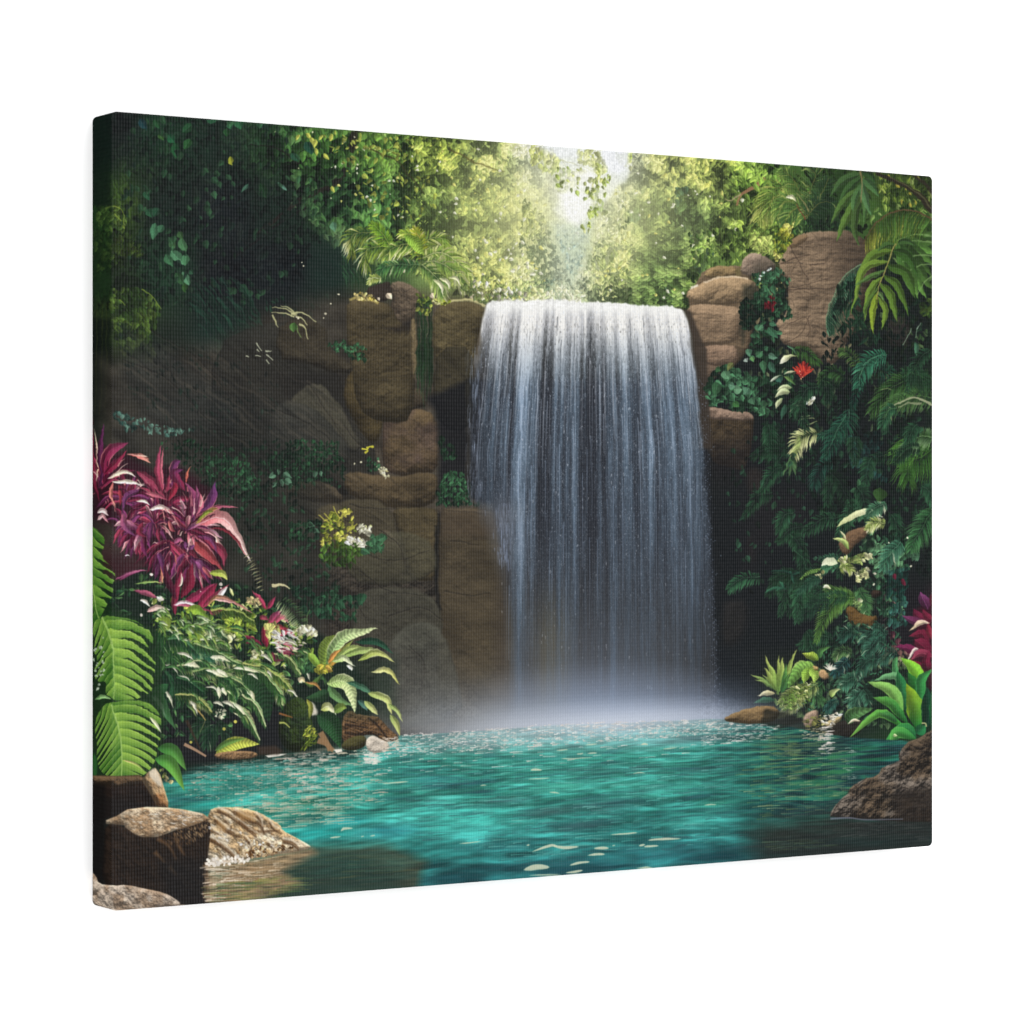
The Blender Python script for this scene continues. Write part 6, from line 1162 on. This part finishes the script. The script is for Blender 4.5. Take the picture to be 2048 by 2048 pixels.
# ---- stones at the lower left
SN = dict(sm=0, bev=12, ns=15, bump=.8, grain=.16)
rock(P('S5', [(40,565),(250,570),(420,560),(480,590),(530,700),(560,820),(300,860),(40,900)]), C(74,52,36), k=1, amb=.2, dif=.6, light=(.5,-.7,.35), **SN)
fill(P('S5', [(40,640),(200,640),(440,640),(510,720),(520,850),(40,900)]), lambda X, Y, sd: C(34,26,22) * (.6 + .8 * fbm(X / 14, Y / 9, 3, 2))[..., None], .8, 8)
rock(P('S5', [(40,565),(250,572),(420,565),(470,590),(440,630),(250,650),(40,640)]), C(140,110,78), k=3, amb=.3, dif=.8, light=(.2,-.8,.4), a=.85, f=5, **SN)
rock(P('S5', [(440,600),(480,545),(540,505),(580,560),(610,660),(640,760),(640,810),(560,810),(520,730)]), C(206,170,124), k=2, amb=.4, dif=.8, light=(.6,-.6,.4), col2=C(170,120,74), **SN)
fill(P('S5', [(480,545),(540,500),(575,560),(600,650),(560,640)]), C(244,232,208), .75, 5, sm=1)
leaves(P('S5', [(560,520),(600,520),(690,640),(620,600)]), 20, (5,10), [C(110,120,60),C(170,160,110)], ang=(0,180))
fill(P('S5', [(40,700),(560,800),(930,950),(960,1500),(740,1560),(40,1500)]), C(28,24,22), .95, 8)
rock(P('S5', [(940,830),(1010,800),(1200,805),(1330,840),(1420,900),(1480,930),(1500,980),(1600,1030),(1690,1080),(1720,1110),(1600,1140),(1400,1170),(1200,1200),(1080,1220),(930,1240),(930,1000)]), C(250,228,192), k=5, amb=.5, dif=.68, light=(.25,-.8,.45), sm=1, bev=8, ns=14, bump=.95, grain=.16, col2=C(226,190,140), crack=.25)
for e, w in [([(1130,830),(1200,930),(1300,1010)],16),([(1000,900),(1100,980),(1180,980)],12),([(950,1040),(1060,1090),(1160,1190)],16),([(1180,900),(1280,980),(1480,980)],18),([(1500,1060),(1580,1070),(1620,1110)],12),([(1150,840),(1210,850),(1260,900)],16),([(1030,970),(1120,1010)],10)]:
    line(P('S5', e), w * .5, w * .2, C(94,62,34), .7, 4)
leaves(P('S5', [(1150,1040),(1450,1080),(1600,1110),(1300,1190),(1180,1160)]), 120, (4,9), [C(110,76,40),C(206,176,130),C(246,232,206)], ang=(0,180), kind=(1,))
rock(P('S5', [(165,905),(250,870),(330,820),(480,800),(640,805),(760,820),(900,850),(955,890),(900,930),(700,975),(560,1030),(420,1030),(330,1000),(310,940),(170,930)]), C(234,210,176), k=4, amb=.52, dif=.56, light=(.2,-.85,.45), sm=0, bev=8, ns=11, bump=.9, grain=.18, col2=C(196,160,120))
rock(P('S5', [(160,930),(300,940),(420,1030),(560,1035),(700,980),(860,930),(955,885),(960,1020),(935,1180),(945,1400),(930,1580),(740,1580),(600,1480),(300,1400),(130,1390),(150,1100)]), C(50,38,29), k=6, amb=.5, dif=.55, light=(.4,-.6,.4), sm=1, bev=8, ns=16, bump=.8, grain=.22)
for e in [[(700,960),(840,920),(940,895)],[(560,1040),(640,1090),(700,1190)],[(690,1030),(740,1130),(760,1160)],[(540,1140),(610,1215)],[(650,1250),(700,1310)]]: line(P('S5', e), 8, 2, C(126,92,58), .6, 6)
leaves(P('S5', [(570,1030),(700,985),(860,940),(950,900),(940,1000),(800,1080),(700,1120)]), 160, (4,10), [C(60,44,32),C(96,72,48),C(140,108,72),C(176,146,108)], ang=(30,90), kind=(2,0), a=.55)
leaves(P('S5', [(330,830),(760,825),(940,890),(700,970),(560,1025),(430,1025),(320,960)]), 150, (4,11), [C(150,122,92),C(206,182,152),C(240,226,204),C(250,242,226)], ang=(-20,30), kind=(2,), a=.6)
leaves(P('S5', [(950,850),(1200,815),(1420,910),(1500,990),(1660,1090),(1400,1160),(1000,1210),(950,1000)]), 110, (5,13), [C(120,84,48),C(196,160,112),C(240,222,190),C(252,244,226)], ang=(10,60), kind=(2,0), a=.6)
leaves(P('S5', [(150,1390),(500,1430),(700,1500),(660,1560),(200,1590),(60,1500)]), 200, (4,11), [C(150,126,100),C(206,186,160),C(244,232,214)], ang=(-10,40), kind=(2,), a=.55)
SH, LT2 = C(104,72,40), C(252,240,216)
for p, w in [([(1010,815),(1090,850),(1200,930),(1300,1010)],26),([(985,880),(1060,950),(1140,1000),(1190,1010)],22),([(955,1035),(1030,1075),(1110,1140),(1170,1200)],30),([(1140,830),(1230,880),(1330,920),(1360,990)],30),([(1300,850),(1340,900),(1350,960)],24),([(1400,900),(1430,950),(1490,985)],22),([(1500,1050),(1570,1065),(1620,1105)],26),([(1220,1030),(1260,1080),(1250,1140)],18),([(1380,1060),(1430,1100),(1420,1150)],18),([(1060,890),(1110,930),(1100,960)],14),([(960,960),(1020,990)],16)]:
    q = P('S5', p); w *= ZK
    line(q + np.array([0, 4], F4), w * .9, w * .4, SH, .75, 5); line(q + np.array([1, 6], F4), w * .4, w * .15, C(60,40,24), .7, 3); line(q - np.array([0, 4], F4), w * .8, w * .3, LT2, .6, 4)
fill(P('S5', [(1160,830),(1280,850),(1300,905),(1200,900),(1150,870)]), C(190,140,76), .45, 8)
fill(P('S5', [(1010,900),(1090,950),(1060,1000),(1000,980)]), C(200,150,84), .45, 8)
fill(P('S5', [(960,1200),(1060,1190),(1140,1215),(1050,1230),(950,1240)]), C(246,238,222), .8, 5)
fill(P('S5', [(40,600),(165,640),(150,1390),(100,1370),(40,1290)]), C(16,14,13), .75, 10)
fill(P('S5', [(580,1200),(940,1200),(940,1600),(740,1580),(600,1480)]), C(22,24,26), .55, 30)
rock(P('S5', [(40,1280),(90,1320),(110,1380),(220,1395),(330,1385),(480,1420),(610,1445),(690,1490),(740,1530),(700,1570),(220,1620),(40,1580)]), C(226,206,184), k=2, amb=.48, dif=.6, light=(.2,-.85,.45), sm=1, bev=10, ns=12, bump=1.0, grain=.25, col2=C(176,150,124))
# their reflection
fill(P('S5', [(930,1230),(1200,1200),(1460,1165),(1720,1110),(1760,1150),(1500,1290),(1640,1380),(1300,1500),(930,1580)]), lambda X, Y, sd: C(176,142,104) * (.45 + 1.0 * fbm(X / 30, (Y + X * .06) / 3.2, 3, 3))[..., None], .8, 16)
glit(P('S5', [(935,1220),(1200,1200),(1300,1330),(1150,1440),(935,1540)]), 170, (14,50), (1.4,4), [C(246,230,206),C(226,200,166),C(130,100,66)], .75)
glit(P('S5', [(1200,1200),(1500,1170),(1500,1330),(1250,1380)]), 120, (8,30), (1.4,3), [C(240,220,190),C(160,126,86),C(100,90,60)], .7)
glit(P('S5', [(940,1400),(1400,1330),(1640,1300),(1640,1460),(940,1580)]), 130, (20,70), (1.4,3.4), [C(150,150,80),C(84,120,70),C(60,70,50)], .6)
dots(inpoly(P('S5', [(930,1190),(1250,1150),(1250,1220),(930,1260)]), 60), (1.5,3.5), C(250,240,226))

# ---- finishing: break up clean edges, grain, then hand the buffer over
def finish():
    global IMG
    k = (1 - sst(1420, 1450, GY)) * (1 - sst(930, 970, GX) * (1 - sst(1380, 1420, GX)) * sst(600, 640, GY)) * .85 + .15
    dx = k * (3.0 * (fbm(GX / 7, GY / 7, 2, 1) - .5) + 4 * (nz(GX / 22, GY / 22, 2) - .5))
    dy = k * (3.0 * (fbm(GX / 7, GY / 7, 2, 3) - .5) + 4 * (nz(GX / 22, GY / 22, 4) - .5))
    sx = np.clip(GX - OX + dx, 0, BW - 1.01); sy = np.clip(GY - OY + dy, 0, BH - 1.01)
    x0 = sx.astype(int); y0 = sy.astype(int); fx = (sx - x0)[..., None]; fy = (sy - y0)[..., None]
    W_ = (IMG[y0, x0] * (1 - fx) + IMG[y0, x0 + 1] * fx) * (1 - fy) + (IMG[y0 + 1, x0] * (1 - fx) + IMG[y0 + 1, x0 + 1] * fx) * fy
    W_ = W_ * (1 + .2 * k * (fbm(GX / 3., GY / 3., 2, 6) - .5))[..., None]
    g = W_.mean(-1, keepdims=True)
    r_, g_, b_ = W_[..., 0], W_[..., 1], W_[..., 2]
    red = sst(1.5, 2.4, r_ / (g_ + .02)) * sst(.14, .3, r_)
    grn = sst(1.1, 1.4, g_ / (np.maximum(r_, b_) + .02)) * (1 - sst(.8, .95, b_ / (g_ + .02)))
    tea = sst(1.6, 2.6, b_ / (r_ + .05)) * sst(.2, .35, g_)
    sat = .94 - .20 * red - .06 * grn - .10 * tea
    IMG = np.clip((g + (W_ - g) * sat[..., None]) * (1 - .1 * red)[..., None], 0, 1)
finish()
#PAINT-END

# ------------------------------------------------------------------ straighten the picture onto the canvas
PPM = 3360                                    # texels per metre
TW, THt = int((W + DEP) * PPM), int(H * PPM)
def unroll():
    xm = (np.arange(TW, dtype=F4) + .5) / PPM - DEP
    zm = (np.arange(THt, dtype=F4) + .5) / PPM - H / 2
    u = np.clip(xm / W, 0, 1)
    s = np.clip(-xm / DEP, 0, 1)
    X = 227 + 1.1949 * u / (1 + .1949 * u) * 1636.4 - 41 * s
    hh = 798.4 / (1 + .1949 * u) - 11 * s
    sx = np.clip(np.broadcast_to(X[None, :] - OX, (THt, TW)), 0, BW - 1.01)
    sy = np.clip(1022.2 - zm[:, None] / (H / 2) * hh[None, :] - OY, 0, BH - 1.01)
    x0 = sx.astype(int); y0 = sy.astype(int)
    fx = (sx - x0)[..., None]; fy = (sy - y0)[..., None]
    return (IMG[y0, x0] * (1 - fx) + IMG[y0, x0 + 1] * fx) * (1 - fy) + (IMG[y0 + 1, x0] * (1 - fx) + IMG[y0 + 1, x0 + 1] * fx) * fy

px = np.ones((THt, TW, 4), F4)
px[..., :3] = np.clip(unroll(), 0, 1)
pic = bpy.data.images.new('painted_waterfall', TW, THt, alpha=False)
pic.pixels.foreach_set(px.ravel())
pic.update()
pic.pack()

# ------------------------------------------------------------------ materials
def new_mat(name):
    m = bpy.data.materials.new(name); m.use_nodes = True
    return m, m.node_tree, m.node_tree.nodes['Principled BSDF']

def canvas_material(name, sheen):
    m, nt, bs = new_mat(name)
    N, Lk = nt.nodes, nt.links
    def math_(op, a, b=None, c=None):
        n = N.new('ShaderNodeMath'); n.operation = op
        for i, v in enumerate((a, b, c)):
            if v is None: continue
            if isinstance(v, (int, float)): n.inputs[i].default_value = v
            else: Lk.new(v, n.inputs[i])
        return n.outputs[0]
    uv = N.new('ShaderNodeUVMap'); uv.uv_map = 'picture'
    tex = N.new('ShaderNodeTexImage'); tex.image = pic; tex.extension = 'EXTEND'
    Lk.new(uv.outputs[0], tex.inputs['Vector'])
    # plain weave in metres along the cloth
    cl = N.new('ShaderNodeUVMap'); cl.uv_map = 'cloth'
    sep = N.new('ShaderNodeSeparateXYZ'); Lk.new(cl.outputs[0], sep.inputs[0])
    nse = N.new('ShaderNodeTexNoise'); nse.inputs['Scale'].default_value = 60; nse.inputs['Detail'].default_value = 2
    Lk.new(cl.outputs[0], nse.inputs['Vector'])
    wob = math_('MULTIPLY', nse.outputs['Fac'], .0010)
    xa = math_('DIVIDE', math_('ADD', sep.outputs[0], wob), WARP)
    za = math_('DIVIDE', math_('ADD', sep.outputs[1], wob), WEFT)
    par = math_('MULTIPLY', math_('FLOOR', xa), .5)
    col = math_('ABSOLUTE', math_('SINE', math_('MULTIPLY', xa, math.pi)))
    row = math_('ABSOLUTE', math_('SINE', math_('MULTIPLY', math_('ADD', za, par), math.pi)))
    rib = math_('ABSOLUTE', math_('SINE', math_('MULTIPLY', math_('DIVIDE', sep.outputs[1], .00236), math.pi)))
    col = math_('MULTIPLY', col, math_('MULTIPLY_ADD', rib, .45, .62))
    wv = math_('MULTIPLY', math_('POWER', col, .95), math_('ADD', math_('MULTIPLY', math_('POWER', row, 1.5), .75), .25))
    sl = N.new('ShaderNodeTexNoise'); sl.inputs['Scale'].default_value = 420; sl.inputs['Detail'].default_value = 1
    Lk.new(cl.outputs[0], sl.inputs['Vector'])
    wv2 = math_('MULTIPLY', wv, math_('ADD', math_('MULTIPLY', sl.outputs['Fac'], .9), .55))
    # thread highlights painted into the colour; the gaps between threads are a little darker
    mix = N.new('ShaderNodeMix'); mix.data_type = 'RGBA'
    Lk.new(math_('MULTIPLY', wv2, sheen), mix.inputs['Factor'])
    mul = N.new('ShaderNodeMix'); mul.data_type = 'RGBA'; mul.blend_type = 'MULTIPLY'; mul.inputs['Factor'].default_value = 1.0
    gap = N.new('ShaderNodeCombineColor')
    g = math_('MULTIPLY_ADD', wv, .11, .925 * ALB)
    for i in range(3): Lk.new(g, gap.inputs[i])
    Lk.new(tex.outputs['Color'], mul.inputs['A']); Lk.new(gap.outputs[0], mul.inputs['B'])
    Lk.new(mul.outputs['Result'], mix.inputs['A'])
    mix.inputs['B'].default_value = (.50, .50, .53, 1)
    Lk.new(mix.outputs['Result'], bs.inputs['Base Color'])
    bp = N.new('ShaderNodeBump'); bp.inputs['Strength'].default_value = .35; bp.inputs['Distance'].default_value = .0002
    Lk.new(wv, bp.inputs['Height']); Lk.new(bp.outputs[0], bs.inputs['Normal'])
    bs.inputs['Roughness'].default_value = .75
    bs.inputs['Specular IOR Level'].default_value = .0
    return m
WARP, WEFT, SHEEN, ALB = .00178, .00060, .034, .545
CANVAS = canvas_material('printed_canvas', SHEEN)
STRETCHED = canvas_material('stretched_canvas_edge', SHEEN * .3)   # same cloth, with the painted thread highlights weakened

WALLM, wnt, wbs = new_mat('matt_white_paint')
wn = wnt.nodes.new('ShaderNodeTexNoise'); wn.inputs['Scale'].default_value = 90
wr = wnt.nodes.new('ShaderNodeValToRGB')
wr.color_ramp.elements[0].color = (.93, .93, .93, 1); wr.color_ramp.elements[1].color = (.96, .96, .96, 1)
wnt.links.new(wn.outputs['Fac'], wr.inputs[0]); wnt.links.new(wr.outputs[0], wbs.inputs['Base Color'])
wbs.inputs['Roughness'].default_value = .9; wbs.inputs['Specular IOR Level'].default_value = .05

# ------------------------------------------------------------------ the canvas on its wall
def link(o, parent=None):
    sc.collection.objects.link(o)
    if parent: o.parent = parent
    return o

def outline(inset):
    """Rounded rectangle of the face, in (x, z), anticlockwise from the lower left."""
    r = .0034
    p = []
    for (qx, qz, a0) in ((r, -H / 2 + r, 180), (W - r, -H / 2 + r, 270), (W - r, H / 2 - r, 0), (r, H / 2 - r, 90)):
        for k in range(9):
            a = math.radians(a0 + k * 90 / 8)
            p.append((qx + (r - inset) * math.cos(a), qz + (r - inset) * math.sin(a)))
    return p

def add_uv(me, fn_pic, fn_cloth):
    for nm, fn in (('picture', fn_pic), ('cloth', fn_cloth)):
        l = me.uv_layers.new(name=nm)
        for lp in me.loops:
            l.data[lp.index].uv = fn(me.vertices[lp.vertex_index].co)

def pic_uv(co):
    x, y, z = co
    if x < .004 and y > 0: x = min(x, 0) - y          # the picture runs on round the left edge
    elif y > .002:
        if x > W - .004: x = W - y
        elif z > 0: z = z - y
        else: z = z + y
    return ((x + DEP) / (W + DEP), min(max((z + H / 2) / H, .002), .998))

def cloth_uv(co):
    x, y, z = co
    if x < .004: return (x - y + 1, z + 1)
    if x > W - .004: return (x + y + 1, z + 1)
    return (x + 1, z + (y if z > 0 else -y) + 1)

bev = .0007
rings = []
for k in range(5):                                     # the soft roll over the stretcher bar
    a = math.pi / 2 * k / 4
    rings.append((bev * (1 - math.sin(a)), bev * (1 - math.cos(a))))
root = bpy.data.objects.new('canvas_print', None)
link(root)
root.location = (0, 0, 0)
root['label'] = 'stretched canvas print of a jungle waterfall falling into a turquoise pool, on a white wall'
root['category'] = 'canvas print'

bm = bmesh.new()
loops = [[bm.verts.new((x, y, z)) for (x, z) in outline(i)] for (i, y) in rings]
bm.faces.new(loops[0])
n = len(loops[0])
for a, b in zip(loops, loops[1:]):
    for i in range(n):
        j = (i + 1) % n
        bm.faces.new((a[j], a[i], b[i], b[j]))
me = bpy.data.meshes.new('printed_face'); bm.to_mesh(me); bm.free()
add_uv(me, pic_uv, cloth_uv)
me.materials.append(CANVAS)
face = link(bpy.data.objects.new('printed_face', me), root)

bm = bmesh.new()
ys = [bev + .00001] + [bev + (DEP - bev) * k / 6 for k in range(1, 7)]
loops = [[bm.verts.new((x, y, z)) for (x, z) in outline(0)] for y in ys]
for a, b in zip(loops, loops[1:]):
    for i in range(n):
        j = (i + 1) % n
        bm.faces.new((a[j], a[i], b[i], b[j]))
me = bpy.data.meshes.new('wrapped_edge'); bm.to_mesh(me); bm.free()
add_uv(me, pic_uv, cloth_uv)
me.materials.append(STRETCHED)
edge = link(bpy.data.objects.new('wrapped_edge', me), root)
for o in (face, edge):
    for p in o.data.polygons: p.use_smooth = len(p.vertices) == 4

bm = bmesh.new()
bmesh.ops.create_cube(bm, size=1, matrix=Matrix.Translation((2.0, DEP + .0505, 0)) @ Matrix.Diagonal((16, .1, 9, 1)))
me = bpy.data.meshes.new('wall'); bm.to_mesh(me); bm.free()
me.materials.append(WALLM)
wall = link(bpy.data.objects.new('wall', me))
wall['kind'] = 'structure'
wall['label'] = 'plain white wall behind the canvas print'
